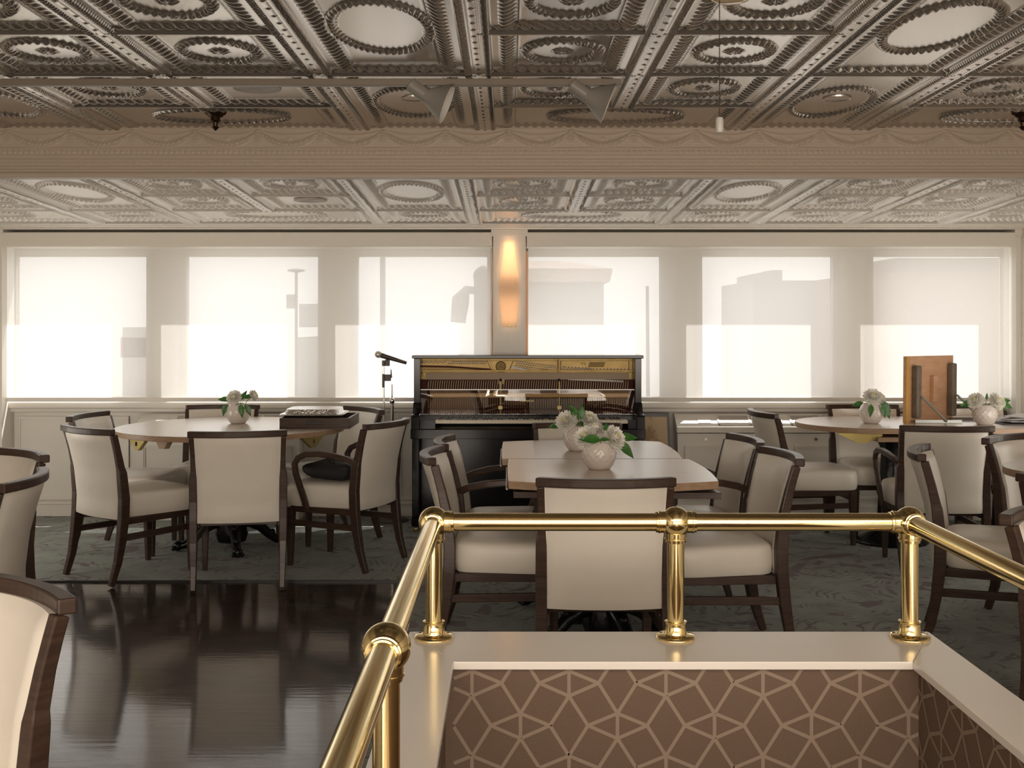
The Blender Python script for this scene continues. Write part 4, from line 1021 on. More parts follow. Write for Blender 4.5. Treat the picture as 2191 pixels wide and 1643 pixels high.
# ================================================================ PIANO
def piano():
    X0, X1 = -0.652, 0.916; YB0, YB1 = 7.66, 7.925; YK = 7.49
    t = thing('upright_piano', ((X0 + X1) / 2, YB1 - 0.2, 0.008), 'black upright piano with open front showing its gold plate, strings and keys, between the windows', 'piano')
    tp = Z(767, YB0)    # case top
    MB().box(X0 - 0.012, X1 + 0.012, YB0 - 0.02, YB1, tp, tp + 0.022).build('lid', black_gloss, t, bevel=0.004)
    # sides
    for xa, xb in ((X0, X0 + 0.045), (X1 - 0.045, X1)):
        m = MB(); m.box(xa, xb, YB0, YB1, 0.06, tp)
        m.build('side_panel', black_gloss, t, bevel=0.003)
    for xa, xb in ((X0 - 0.004, X0 + 0.052), (X1 - 0.052, X1 + 0.004)):
        v = []
        for xx in (xa, xb):
            v.append([(xx, YK, 0.635), (xx, YB0, 0.635), (xx, YB0, 0.87), (xx, YB0 - 0.03, 0.83), (xx, YB0 - 0.07, 0.80), (xx, YK + 0.01, 0.795), (xx, YK, 0.78)])
        n = 7; MB().add(v[0] + v[1], [tuple(range(n)), tuple(range(2 * n - 1, n - 1, -1))] + [(i, i + n, (i + 1) % n + n, (i + 1) % n) for i in range(n)]).build('key_cheek', black_gloss, t, bevel=0.003)
        MB().box(xa + 0.004, xb - 0.004, YK + 0.02, YK + 0.09, 0.10, 0.635).build('front_leg', black_gloss, t, bevel=0.004)
        MB().box(xa + 0.002, xb - 0.002, YK + 0.0, YB1 - 0.02, 0.045, 0.10).build('toe_block', black_gloss, t, bevel=0.004)
        for yy in (YK + 0.04, YB1 - 0.08):
            MB().lathe([(0.001, -0.014), (0.018, -0.014), (0.0225, -0.008), (0.0225, 0.008), (0.018, 0.014), (0.001, 0.014)], 20, ((xa + xb) / 2, yy, 0.023), axis='x').build('caster', brass2, t)
    MB().box(X0 + 0.05, X1 - 0.05, YK + 0.01, YB0 + 0.05, 0.655, 0.70).build('keybed', black_gloss, t, bevel=0.003)
    MB().box(X0 - 0.008, X1 + 0.008, YK - 0.008, YK + 0.012, 0.635, 0.70).build('keyslip', black_gloss, t, bevel=0.003)
    MB().box(X0 + 0.045, X1 - 0.045, YB0 + 0.03, YB0 + 0.05, 0.10, 0.655).build('knee_panel', black_gloss, t, bevel=0.002)
    MB().box(X0 + 0.045, X1 - 0.045, YB1 - 0.02, YB1, 0.10, tp).build('back_panel', black_gloss, t)
    MB().box(X0 + 0.045, X1 - 0.045, YB0 - 0.01, YB0 + 0.05, 0.045, 0.10).build('bottom_rail', black_gloss, t, bevel=0.003)
    for k, px in enumerate((-0.09, 0, 0.09)):
        MB().sweep([(0.13 + px, YB0 + 0.02, 0.08), (0.13 + px, YB0 - 0.07, 0.07), (0.13 + px, YB0 - 0.10, 0.06)], [(0.025, 0.012), (0.035, 0.012), (0.04, 0.01)], (1, 0, 0)).build('pedal', brass, t, bevel=0.003)
    # keys
    ka, kb = X(932, 7.52), X(1343, 7.52); n = 52; w = (kb - ka) / n; zk = Z(900, 7.50)
    kw = MB().box(0.0004, w - 0.0004, 0, 0.145, zk - 0.02, zk + 0.002)
    kme = None
    for i in range(n):
        if kme is None: o = kw.build('white_key', ivory, t); kme = o
        else: o = kme.copy(); COL.objects.link(o)
        o.location = (ka + i * w, YK + 0.018, 0)
    bkm = MB().box(-0.0055, 0.0055, 0.05, 0.145, zk + 0.003, zk + 0.014); first = None
    for i in range(n - 1):
        nt_ = 'ABCDEFG'[i % 7]
        if nt_ in 'BE': continue
        if first is None: o = bkm.build('black_key', black_gloss, t); first = o
        else: o = first.copy(); COL.objects.link(o)
        o.location = (ka + (i + 1) * w, YK + 0.018, 0)
    MB().box(X0 + 0.052, ka, YK + 0.012, YB0, 0.70, zk + 0.004).build('key_block', black_gloss, t, bevel=0.002)
    MB().box(kb, X1 - 0.052, YK + 0.012, YB0, 0.70, zk + 0.004).build('key_block', black_gloss, t, bevel=0.002)
    MB().box(X0 + 0.05, X1 - 0.05, YB0 - 0.005, YB0 + 0.02, zk, zk + 0.030).build('fallboard', black_gloss, t, bevel=0.003)
    # interior: everything between z 0.79 and tp
    xi0, xi1 = X0 + 0.045, X1 - 0.045; yp = YB0 + 0.15; zd = lambda py: Z(py, YB0 + 0.10)
    pl = MB(); pl.box(xi0, xi1, yp, yp + 0.02, 0.72, tp - 0.005)
    xx = lambda px: X(px, yp - 0.02)
    pl.box(xi0, xi1, yp - 0.03, yp, zd(795), zd(793) + 0.004); pl.box(xi0, xi1, yp - 0.02, yp, tp - 0.02, tp - 0.004)
    for pa in (1195.5, ): pl.box(xx(pa) - 0.004, xx(pa) + 0.004, yp - 0.05, yp, 0.80, tp - 0.01)
    pl.box(xx(1072) - 0.005, xx(1072) + 0.005, yp - 0.05, yp, 0.80, zd(795))
    pl.box(xx(1066), xx(1080), yp - 0.035, yp, zd(822), zd(797))
    for s_, p0, p1 in ((1, 903, 918), (-1, 1352, 1345)):
        pl.hexa([(xx(p0), yp - 0.02, zd(797)), (xx(p0 + s_ * 10), yp - 0.02, zd(797)), (xx(p0 + s_ * 10), yp, zd(797)), (xx(p0), yp, zd(797)), (xx(p1), yp - 0.02, zd(832)), (xx(p1 + s_ * 10), yp - 0.02, zd(832)), (xx(p1 + s_ * 10), yp, zd(832)), (xx(p1), yp, zd(832))])
    # shield between the pin blocks
    pl.hexa([(xx(1048), yp - 0.012, zd(772)), (xx(1100), yp - 0.012, zd(772)), (xx(1100), yp, zd(772)), (xx(1048), yp, zd(772)), (xx(1054), yp - 0.012, zd(792)), (xx(1090), yp - 0.012, zd(792)), (xx(1090), yp, zd(792)), (xx(1054), yp, zd(792))])
    plate = pl.build('iron_plate', gold_plate, t, bevel=0.0015)
    # raised black outlines of the plate
    m = MB()
    def line(pts, r=0.0016): m.tube([(xx(a), yp - 0.016, zd(b)) for a, b in pts], r, 6)
    line([(901, 781), (906, 771), (1042, 771), (1051, 793)]); line([(1098, 771), (1089, 793)]); line([(1098, 771), (1191, 771), (1194, 774), (1194, 793)]); line([(1200, 793), (1200, 774), (1203, 771), (1344, 771), (1346, 774), (1346, 793)])
    m.build('plate_outline', black_plastic, plate)
    # emblem
    m = MB().lathe([(0.001, 0.0), (0.030, 0.0), (0.033, -0.003), (0.036, 0.0)], 32, (xx(1071.5), yp - 0.014, zd(784)), axis='y')
    for k in range(12):
        a = 2 * PI * k / 12; m.box(xx(1071.5) + 0.024 * math.cos(a) - 0.003, xx(1071.5) + 0.024 * math.cos(a) + 0.003, yp - 0.019, yp - 0.014, zd(784) + 0.024 * math.sin(a) - 0.004, zd(784) + 0.024 * math.sin(a) + 0.004)
    for k in range(3):
        a = PI / 2 + 2 * PI * k / 3; m.tube([(xx(1071.5), yp - 0.018, zd(784)), (xx(1071.5) + 0.016 * math.cos(a), yp - 0.018, zd(784) + 0.016 * math.sin(a))], 0.0015, 6)
    m.build('emblem', mat('aged_bronze', (0.20, 0.13, 0.04), 0.5, metal=0.5), plate)
    # tuning pins
    m = MB()
    def pin(a, b): m.lathe([(0.0001, -0.022), (0.0042, -0.022), (0.0042, 0.0)], 8, (xx(a), yp, zd(b)), axis='y')
    for k in range(11): pin(903 + k * 4.8, 776.5 if k % 2 else 774.5)
    for k in range(18):
        pin(968 + k * 4.3, 774); pin(960 + k * 4.6, 778)
    for r_ in range(4):
        for k in range(19): 
            a = 1104 + k * 4.9 + (r_ % 2) * 2.4; b = 774 + r_ * 4.6 + k * 0.55 - (3 if k < 5 else 0) * 0.4
            if b < 791 and a < 1192: pin(a, b)
    for k in range(20):
        a = 1204 + k * 7.4; pin(a, 788 + k * 0.12)
        if k < 9: pin(a - 2 if k else a + 2, 785 + k * 0.4); pin(a + 3.4, 790.5)
    m.build('tuning_pins', mat('blued_steel', (0.03, 0.03, 0.04), 0.3, metal=0.8), plate)
    # pressure bars and cream strips
    m = MB(); m.sweep([(xx(902), yp - 0.02, zd(784)), (xx(960), yp - 0.02, zd(785)), (xx(1050), yp - 0.02, zd(791))], (0.010, 0.012), (0, 1, 0)); m.build('pressure_bar', red_felt, plate)
    m = MB(); m.sweep([(xx(1094), yp - 0.02, zd(785.5)), (xx(1132), yp - 0.02, zd(793))], (0.008, 0.012), (0, 1, 0)); m.sweep([(xx(1215), yp - 0.05, zd(811)), (xx(1332), yp - 0.05, zd(816))], (0.006, 0.012), (0, 1, 0)); m.build('string_guide', paper, plate)
    # strings (slanting, above the pins rail)
    m = MB()
    for k in range(26): m.tube([(xx(905 + k * 4.2), yp - 0.012, zd(787)), (xx(911 + k * 4.2), yp - 0.012, zd(793))], 0.0011, 4)
    for k in range(60): m.tube([(xx(925 + k * 6.7), yp - 0.010, zd(797)), (xx(932 + k * 6.7), yp - 0.010, zd(880))], 0.0010, 4)
    st = m.build('strings', mat('copper_wire', (0.35, 0.18, 0.08), 0.4, metal=0.9), plate)
    # action rail, dampers, hammers
    MB().box(xi0 + 0.03, xi1 - 0.03, yp - 0.055, yp - 0.045, zd(812), zd(798)).build('muffler_felt', felt_m, t)
    MB().box(xi0 + 0.06, xi1 - 0.03, yp - 0.095, yp - 0.075, zd(850), zd(840)).build('hammer_rail', rail_gold, t, bevel=0.006)
    MB().box(xi0, xi1, yp - 0.034, yp - 0.031, 0.74, zd(812)).build('action_backing', red_felt, t)
    a = MB(); b = MB(); c_ = MB(); d_ = MB()
    for k in range(88):
        x = xx(918) + (xx(1342) - xx(918)) * k / 87
        a.sweep([(x - 0.004, yp - 0.06, zd(832)), (x, yp - 0.065, zd(819)), (x + 0.002, yp - 0.05, zd(815))], (0.0055, 0.012), (1, 0, 0))
        b.box(x - 0.0022, x + 0.0022, yp - 0.09, yp - 0.06, zd(872), zd(851))
        c_.box(x - 0.0032, x + 0.0032, yp - 0.10, yp - 0.07, zd(869) , zd(863))
        c_.box(x - 0.003, x + 0.003, yp - 0.105, yp - 0.08, zd(884) + 0.004 * (k % 3), zd(877))
    for nm, mm, ma in (('hammer_heads', a, felt_m), ('hammer_shanks', b, hammer_w), ('action_parts', c_, mat('reddish_maple', (0.30, 0.13, 0.06), 0.5))): mm.build(nm, ma, t)
    for pa in (1071, 1195.5):
        MB().tube([(xx(pa), yp - 0.11, zd(888)), (xx(pa), yp - 0.11, zd(815))], 0.004, 10).box(xx(pa) - 0.014, xx(pa) + 0.014, yp - 0.115, yp - 0.09, zd(874), zd(867)).build('action_bracket', brass2, t)
        MB().ball((xx(pa), yp - 0.055, zd(813)), 0.011, 8, 6).build('bracket_knob', black_plastic, t)
    MB().ball((xx(916), yp - 0.03, zd(813)), 0.012, 8, 6).build('plate_bolt', black_plastic, t)
    # clear music desk
    MB().box(X(900, YB0 + .01), X(1357, YB0 + .01), YB0 + 0.012, YB0 + 0.017, Z(888, YB0), Z(834, YB0)).build('clear_desk', desk_glass, t)
    MB().box(X(900, YB0 + .01), X(1357, YB0 + .01), YB0 + 0.008, YB0 + 0.020, Z(834.5, YB0), Z(833, YB0)).build('desk_edge', steel, t)
    # lettering
    def text(body, x, y, z, size, mm, parent):
        cu = bpy.data.curves.new('lettering', 'FONT'); cu.body = body; cu.size = size; cu.align_x = 'CENTER'; cu.align_y = 'CENTER'; cu.extrude = 0.0006; cu.space_character = 1.15
        o = bpy.data.objects.new('lettering', cu); COL.objects.link(o); o.data.materials.append(mm)
        o.location = (x, y, z); o.rotation_euler = (PI / 2, 0, 0)
        dg = bpy.context.evaluated_depsgraph_get(); me = bpy.data.meshes.new_from_object(o.evaluated_get(dg)); o2 = bpy.data.objects.new('lettering', me); COL.objects.link(o2)
        o2.location = o.location; o2.rotation_euler = o.rotation_euler; o2.parent = parent; bpy.data.objects.remove(o)
        return o2
    gold_l = mat('gold_lettering', (0.75, 0.60, 0.32), 0.4, metal=0.3)
    text('YAMAHA', X(1128, YB0), YB0 + 0.010, Z(858, YB0), 0.021, gold_l, t)
    text('P8', xx(1249), yp - 0.001, zd(779), 0.030, MATS['aged_bronze'], plate)
    m = MB().hexa([(xx(1258), yp - 0.002, zd(786)), (xx(1292), yp - 0.002, zd(786)), (xx(1292), yp, zd(786)), (xx(1258), yp, zd(786)), (xx(1262), yp - 0.002, zd(775)), (xx(1296), yp - 0.002, zd(775)), (xx(1296), yp, zd(775)), (xx(1262), yp, zd(775))]).build('cast_patch', MATS['aged_bronze'], plate)
    fix_tree(t)
    for o in t.children:
        pass
piano()

# ================================================================ MICROPHONE STAND
def micstand():
    bx_, by = -0.835, 7.93
    t = thing('microphone_stand', (bx_, by, 0.008), 'chrome microphone stand with round base, standing left of the piano', 'stand')
    MB().lathe([(0.001, 0.0), (0.122, 0.0), (0.125, 0.006), (0.115, 0.016), (0.05, 0.030), (0.02, 0.036), (0.018, 0.06), (0.001, 0.06)], 40, (bx_, by, 0.008)).build('round_base', mic_black, t)
    px = lambda p: X(p, by); pz = lambda p: Z(p, by)
    MB().tube([(bx_ + 0.005, by, 0.06), (bx_ + 0.005, by, pz(857))], 0.0125, 16).build('lower_pole', chrome, t)
    MB().lathe([(0.013, -0.02), (0.018, -0.012), (0.018, 0.010), (0.012, 0.018), (0.008, 0.02)], 16, (bx_ + 0.005, by, pz(857))).build('height_clutch', chrome, t)
    MB().tube([(bx_ + 0.005, by, pz(857)), (bx_ + 0.004, by, pz(822))], 0.0065, 12).build('inner_pole', chrome, t)
    MB().box(px(818), px(823), by - 0.014, by + 0.012, pz(829), pz(800)).box(px(823), px(836.5), by - 0.016, by + 0.014, pz(815), pz(801)).build('boom_clamp', mic_black, t, bevel=0.003)
    MB().sweep([(px(838), by - 0.02, pz(808)), (px(837.5), by - 0.025, pz(790))], [(0.012, 0.010), (0.006, 0.006)], (1, 0, 0)).build('wing_lever', mic_black, t)
    MB().tube([(px(821), by, pz(783)), (px(822), by, pz(890)), (px(823), by - 0.01, pz(960))], 0.006, 12).build('boom_tube', chrome, t)
    MB().box(px(817.5), px(824), by - 0.012, by + 0.012, pz(783), pz(771)).box(px(824), px(834), by - 0.014, by + 0.014, pz(783), pz(769)).build('microphone_clip', mic_black, t, bevel=0.004)
    fix_tree(t)
    m = thing('microphone', (px(836), by, pz(767)), 'black handheld microphone held level in the clip of the stand', 'microphone')
    a = Vector((px(813), by - 0.0, pz(759.5))); b = Vector((px(870), by, pz(776.5)))
    d = (b - a).normalized()
    MB().tube([tuple(a + d * 0.008), tuple(a + d * 0.05), tuple(b - d * 0.004), tuple(b)], [0.0185, 0.017, 0.0125, 0.0115], 20).build('microphone_body', mic_black, m)
    g = a - d * 0.012
    MB().ball(tuple(g), 0.0255, 20, 14).build('grille', grille_m, m)
    MB().tube([tuple(g + Vector((0, 0, 0)) - d * 0.003), tuple(g + d * 0.003)], 0.0262, 24).build('grille_band', chrome, m)
    fix_tree(m)
micstand()

# framed map leaning by the piano
t = thing('framed_map', (1.06, 7.98, 0.008), 'tan framed map leaning against the wall between piano and radiator cover', 'map')
mapm = mat('tan_map', (0.62, 0.46, 0.29), 0.6, noise=(9, (0.40, 0.27, 0.15), 0.52, 0.60))
xa, xb = X(1376, 7.95), X(1434, 7.95)
MB().hexa([(xa, 7.93, 0.01), (xb + 0.012, 7.93, 0.01), (xb + 0.012, 7.955, 0.01), (xa, 7.955, 0.01), (xa, 8.01, Z(885, 7.95)), (xb, 8.01, Z(885, 7.95)), (xb, 8.035, Z(885, 7.95)), (xa, 8.035, Z(885, 7.95))]).build('map_frame', black_plastic, t, bevel=0.002)
MB().hexa([(xa + 0.01, 7.938, 0.13 + .3), (xb - 0.012, 7.938, 0.13 + .3), (xb - 0.012, 7.95, 0.13 + .3), (xa + 0.01, 7.95, 0.13 + .3), (xa + 0.01, 8.0, Z(893, 7.95)), (xb - 0.018, 8.0, Z(893, 7.95)), (xb - 0.018, 8.01, Z(893, 7.95)), (xa + 0.01, 8.01, Z(893, 7.95))]).build('map_sheet', mapm, t)
fix_tree(t)

# radiator covers with sloping tops
def heater(xa, xb, label, grs):
    yf, yb_ = 7.93, 8.075; zf, zb = Z(914, yf), 0.762
    t = thing('radiator_cover', ((xa + xb) / 2, 8.03, 0.008), label, 'radiator cover', 'white radiator covers under the windows')
    MB().hexa([(xa, yf, 0.01), (xb, yf, 0.01), (xb, yb_, 0.01), (xa, yb_, 0.01), (xa, yf, zf - 0.045), (xb, yf, zf - 0.045), (xb, yb_, zf - 0.045), (xa, yb_, zf - 0.045)]).build('cabinet', white_paint, t)
    MB().hexa([(xa - 0.006, yf - 0.008, zf - 0.040), (xb + 0.006, yf - 0.008, zf - 0.040), (xb + 0.006, yb_, zf - 0.040), (xa - 0.006, yb_, zf - 0.040), (xa - 0.006, yf - 0.008, zf), (xb + 0.006, yf - 0.008, zf), (xb + 0.006, yb_, zb), (xa - 0.006, yb_, zb)]).build('top', white_paint, t, bevel=0.004)
    k = (zb - zf) / (yb_ - yf + 0.008)
    def zt(y): return zf + k * (y - yf + 0.008)
    for (a, b) in grs:
        m = MB(); ya, yb2 = yf + 0.012, yb_ - 0.020
        for (p0, p1, q0, q1) in ((a, b, ya, ya + 0.008), (a, b, yb2 - 0.008, yb2), (a, a + 0.012, ya, yb2), (b - 0.012, b, ya, yb2), ((a + b) / 2 - 0.006, (a + b) / 2 + 0.006, ya, yb2)):
            m.hexa([(p0, q0, zt(q0)), (p1, q0, zt(q0)), (p1, q1, zt(q1)), (p0, q1, zt(q1)), (p0, q0, zt(q0) + 0.006), (p1, q0, zt(q0) + 0.006), (p1, q1, zt(q1) + 0.006), (p0, q1, zt(q1) + 0.006)])
        g = m.build('grille_frame', white_paint, t)
        m = MB(); nn = 44
        for i in range(nn):
            x = a + 0.012 + (b - a - 0.024) * i / nn
            m.hexa([(x, ya, zt(ya) + 0.001), (x + 0.0078, ya, zt(ya) + 0.001), (x + 0.0078, yb2, zt(yb2) + 0.001), (x, yb2, zt(yb2) + 0.001), (x, ya, zt(ya) + 0.003), (x + 0.0078, ya, zt(ya) + 0.003), (x + 0.0078, yb2, zt(yb2) + 0.003), (x, yb2, zt(yb2) + 0.003)])
        m.build('grille_bars', grille_m, g)
    w = 0.62; nseg = max(1, int((xb - xa) / w)); w = (xb - xa) / nseg
    for i in range(nseg):
        m = MB(); frame(m, xa + i * w + 0.05, xa + (i + 1) * w - 0.05, 0.16, zf - 0.13, yf, 0.018, 0.008); m.build('panel_moulding', white_paint, t, bevel=0.0015)
        MB().lathe([(0.001, -0.006), (0.010, -0.006), (0.012, 0.0)], 16, (xa + i * w + 0.20, yf, zf - 0.085), axis='y').build('lock_button', chrome, t)
    m = MB(); m.box(xa, xb, yf - 0.010, yf, 0.01, 0.10); m.box(xa, xb, yf - 0.018, yf, 0.10, 0.112); m.build('plinth', white_paint, t, bevel=0.002)
    for a in (grs[0][0] - 0.14,):
        q = MB(); q.hexa([(a, yf + .03, zt(yf + .03)), (a + .09, yf + .03, zt(yf + .03)), (a + .09, yf + .10, zt(yf + .10)), (a, yf + .10, zt(yf + .10)), (a, yf + .03, zt(yf + .03) + .003), (a + .09, yf + .03, zt(yf + .03) + .003), (a + .09, yf + .10, zt(yf + .10) + .003), (a, yf + .10, zt(yf + .10) + .003)])
        q.build('access_door', white_paint, t, bevel=0.001)
    fix_tree(t)
heater(X(1450, 7.93), 3.56, 'white radiator cover with sloping grille top under the right windows', [(1.50, 1.96), (2.02, 2.48), (2.56, 3.02), (3.06, 3.50)])
heater(X(291, 7.93), X(640, 7.93), 'white radiator cover with sloping top behind the round table', [(-2.40, -2.0), (-1.95, -1.6)])

# wall outlet beside the piano
t = MB().box(X(876, WALL), X(884, WALL) , WALL - 0.004, WALL + 0.001, Z(1046, WALL), Z(1008, WALL)); tag(t.build('wall_outlet', white_paint, bevel=0.001), 'small white outlet plate low on the wall just left of the piano', 'outlet')

# ================================================================ ROLLER SHADES
YS = 8.02
def shade(pa, pb, label):
    xa, xb = X(pa, YS), X(pb, YS); zt, zb_ = 1.985, Z(851, YS)
    t = thing('roller_shade', ((xa + xb) / 2, YS, 2.0), label, 'window shade', 'sheer roller shades over the windows')
    m = MB(); m.add([(xa, YS, zb_), (xb, YS, zb_), (xb, YS, zt), (xa, YS, zt)], [(0, 1, 2, 3)]); m.build('fabric', shade_m, t, recalc=False)
    MB().tube([(xa - 0.005, YS + 0.012, 1.995), (xb + 0.005, YS + 0.012, 1.995)], 0.016, 12).build('roller', white_paint, t)
    MB().box(xa, xb, YS - 0.008, YS + 0.008, zb_ - 0.028, zb_ + 0.002).build('hem_bar', white_paint, t, bevel=0.004)
    fix_tree(t)
shade(14, 1050, 'wide sheer white roller shade drawn over the three left windows')
shade(1130, 2160, 'wide sheer white roller shade drawn over the three right windows')
# bead chain guide by the right pilaster
m = MB().tube([(X(2177, 7.99), 7.985, Z(530, 7.99)), (X(2179, 7.99), 7.985, Z(768, 7.99))], 0.0035, 8)
for k in range(3): m.ball((X(2179 + (k % 2) * 3, 7.99), 7.98, Z(772 + 8 * k, 7.99)), 0.008, 8, 6)
tag(m.build('shade_chain', chrome), 'thin shade pull chain with metal clip beside the right hand window', 'chain')
m = MB().tube([(X(1052 + 1.5 * math.sin(k * 0.9), 7.97), 7.97, 1.95 - 0.10 * k) for k in range(9)], 0.004, 8)
tag(m.build('hanging_cord', white_paint), 'loose white cord hanging left of the middle pilaster above the piano', 'cord')

# ================================================================ SCONCE
def sconce():
    yb_ = 7.934; cxp = X(1089.5, 7.9)
    t = thing('wall_sconce', (cxp, yb_, 1.70), 'tall frosted glass wall sconce glowing orange on the pilaster above the piano', 'wall lamp')
    zs = [Z(p, 7.9) for p in (514, 540, 570, 600, 620, 650, 675, 700)]; hw = [12, 13.5, 17, 21, 22, 20, 18, 16]
    vs = []; n = 14
    for z, w in zip(zs, hw):
        w = w * 7.9 / FPX
        for k in range(n + 1):
            a = PI * k / n; vs.append((cxp - w * math.cos(a), yb_ - 0.004 - w * 1.0 * math.sin(a), z))
    fs = [(i * (n + 1) + k, i * (n + 1) + k + 1, (i + 1) * (n + 1) + k + 1, (i + 1) * (n + 1) + k) for i in range(len(zs) - 1) for k in range(n)]
    g = MB().add(vs, fs, 0, True).build('glass_shade', sconce_glass, t, recalc=False)
    MB().box(cxp - 0.02, cxp + 0.02, yb_ - 0.006, yb_ + 0.005, 1.42, 1.98).build('back_plate', steel, t)
    MB().lathe([(0.001, -0.010), (0.008, -0.009), (0.009, 0.0)], 14, (cxp, yb_ - 0.050, Z(697, 7.9)), axis='y').build('finial', brass2, t)
    for z, hl, em in ((Z(556, 7.9), 0.13, 7.5), (Z(662, 7.9), 0.10, 4.5)):
        MB().tube([(cxp, yb_ - 0.020, z - hl), (cxp, yb_ - 0.020, z + hl)], 0.010, 12).build('bulb', mat('glowing_bulb', (1, 0.8, 0.6), 0.5, emit=((1.0, 0.60, 0.34), em)), t)
    fix_tree(t)
sconce()

# ================================================================ CEILING FIXTURES
# lighting track along a rib and two spotlights
yt = 4.54
struct_t = MB().box(-2.9, X(1327, yt), yt - 0.018, yt + 0.018, ZU - 0.048, ZU - 0.020)
tag(struct_t.build('lighting_track', mat('track_taupe', (0.20, 0.165, 0.125), 0.4), bevel=0.003), 'long taupe lighting track running across the tin ceiling above both spotlights', 'lighting track')
def spot(px, label):
    s = yt / FPX; x0 = X(px, yt); P_ = lambda a, b: Vector((X(a, yt), 0, Z(b, yt)))
    t = thing('track_spotlight', (x0, yt, ZU - 0.048), label, 'spotlight', 'spotlights on the ceiling track')
    o = px
    MB().box(X(o - 10, yt), X(o + 12, yt), yt - 0.016, yt + 0.016, Z(175, yt), ZU - 0.047).build('track_adapter', lamp_grey, t, bevel=0.003)
    base = P_(o - 23, 180); neck = P_(o + 10, 204); mouth = P_(o + 55, 221.5)
    yo = Vector((0, yt, 0)); tilt = Vector((0, -0.25, 0))
    d1 = (neck - base); 
    MB().tube([tuple(base + yo), tuple(neck + yo + d1 * 0.1)], 0.0305, 28).build('lamp_socket', lamp_grey, t, bevel=0.002)
    ax = (mouth - neck).normalized(); ax = Vector((ax.x, -0.04, ax.z)).normalized(); L_ = (mouth - neck).length
    prof = [(0.030, -0.01), (0.031, 0.004), (0.085, L_), (0.087, L_ + 0.002), (0.084, L_ + 0.001), (0.028, 0.006), (0.001, 0.006)]
    c = MB().lathe(prof[:4], 40); c.lathe(prof[3:], 40, mi=1)
    o_ = c.build('lamp_shade', [lamp_grey, lamp_in], t, recalc=False)
    o_.location = neck + yo; o_.rotation_euler = ax.to_track_quat('Z', 'Y').to_euler()
    MB().ball((0, 0, 0), 0.024, 16, 10).build('bulb', lamp_in, t).location = neck + yo + ax * 0.035
    fix_tree(t)
spot(901, 'left grey cone spotlight hanging from the ceiling track')
spot(1246, 'right grey cone spotlight hanging from the ceiling track')
# round in-ceiling covers
def disc(x, y, z, r, label, grooves, mm, kind='ceiling_speaker', cat='speaker'):
    prof = [(0.001, 0.0)]
    n = 14
    for i in range(n): r0 = r * i / n; prof += [(r0 + 0.001, -0.003 if not grooves or i % 2 else -0.001), (r * (i + 0.9) / n, -0.003 if not grooves or i % 2 else -0.001)]
    prof += [(r, -0.004), (r + 0.004, -0.006), (r + 0.006, 0.004)]
    o = MB().lathe(prof, 48).build(kind, mm); o.location = (x, y, z); tag(o, label, cat)
ZF = ZU + 0.018 - 0.002
disc(-1.10, 4.865, ZF, 0.10, 'round ribbed speaker grille in the tin ceiling left of the spotlights', True, grille_m)
disc(-0.43, 5.08, ZF, 0.055, 'small round cover plate in the oval wreath behind the left spotlight', False, tin, 'ceiling_plate', 'cover plate')
disc(1.50, 5.08, ZF, 0.060, 'small round cover plate in the oval wreath at the right of the ceiling', False, tin, 'ceiling_plate', 'cover plate')
disc(-1.21, 6.80, zlow(6.80) + 0.015, 0.095, 'round speaker grille in the lower white ceiling above the left windows', True, grille_m)
# sprinkler rosettes
for x, lab in ((X(461, 5.40), 'ornate brass sprinkler rosette under the left of the ceiling near the beam'), (X(2189, 5.40), 'ornate brass sprinkler rosette at the right edge under the ceiling')):
    t = thing('ceiling_sprinkler', (x, 5.40, ZU + 0.016), lab, 'sprinkler', 'brass sprinkler rosettes')
    MB().lathe([(0.001, 0.0), (0.052, 0.0), (0.050, -0.012), (0.036, -0.022), (0.030, -0.030), (0.001, -0.030)], 24, (x, 5.40, ZU + 0.016), rfun=lambda a, z: 1 + 0.07 * math.cos(10 * a)).build('rosette', mat('dark_bronze', (0.06, 0.035, 0.02), 0.35, metal=0.8), t)
    MB().lathe([(0.022, -0.030), (0.024, -0.048), (0.013, -0.056), (0.011, -0.074), (0.020, -0.078), (0.006, -0.092), (0.001, -0.096)], 20, (x, 5.40, ZU + 0.016)).build('nozzle', MATS['dark_bronze'], t)
    fix_tree(t)
# ceiling lamp with pull chain at the top edge
lx_, ly_ = X(1563, 3.10), 3.10
t = thing('ceiling_lamp', (lx_, ly_, ZU), 'glass ceiling lamp with chrome rim and bead pull chain at the top edge', 'ceiling lamp')
zb_ = Z(7, ly_)
MB().lathe([(0.001, 0.0), (0.07, 0.0), (0.075, -0.02), (0.05, -0.035), (0.045, zb_ - ZU + 0.05)], 36, (lx_, ly_, ZU - 0.008)).build('canopy', chrome, t)
MB().lathe([(0.001, 0.0), (0.03, 0.001), (0.052, 0.010), (0.062, 0.026), (0.060, 0.052), (0.045, 0.060)], 36, (lx_, ly_, zb_)).build('glass_bowl', mat('amber_glass', (0.65, 0.50, 0.32), 0.08, coat=0.5), t)
MB().lathe([(0.060, 0.020), (0.066, 0.024), (0.066, 0.030), (0.060, 0.034)], 36, (lx_, ly_, zb_)).build('rim', chrome, t)
cxx, cy = X(1539.5, 3.04), 3.04; z1 = Z(250, 3.04); m = MB()
k = 0; z = zb_ + 0.03
m.tube([(lx_ - 0.03, ly_ - 0.05, zb_ + 0.03), (cxx, cy, zb_ + 0.03)], 0.003, 8)
while z > z1:
    m.ball((cxx, cy, z), 0.0022, 8, 6); z -= 0.0055
m.tube([(cxx, cy, zb_ + 0.03), (cxx, cy, z1)], 0.0006, 6)
m.build('bead_chain', mat('dark_steel_bead', (0.10, 0.08, 0.07), 0.35, metal=0.8), t)
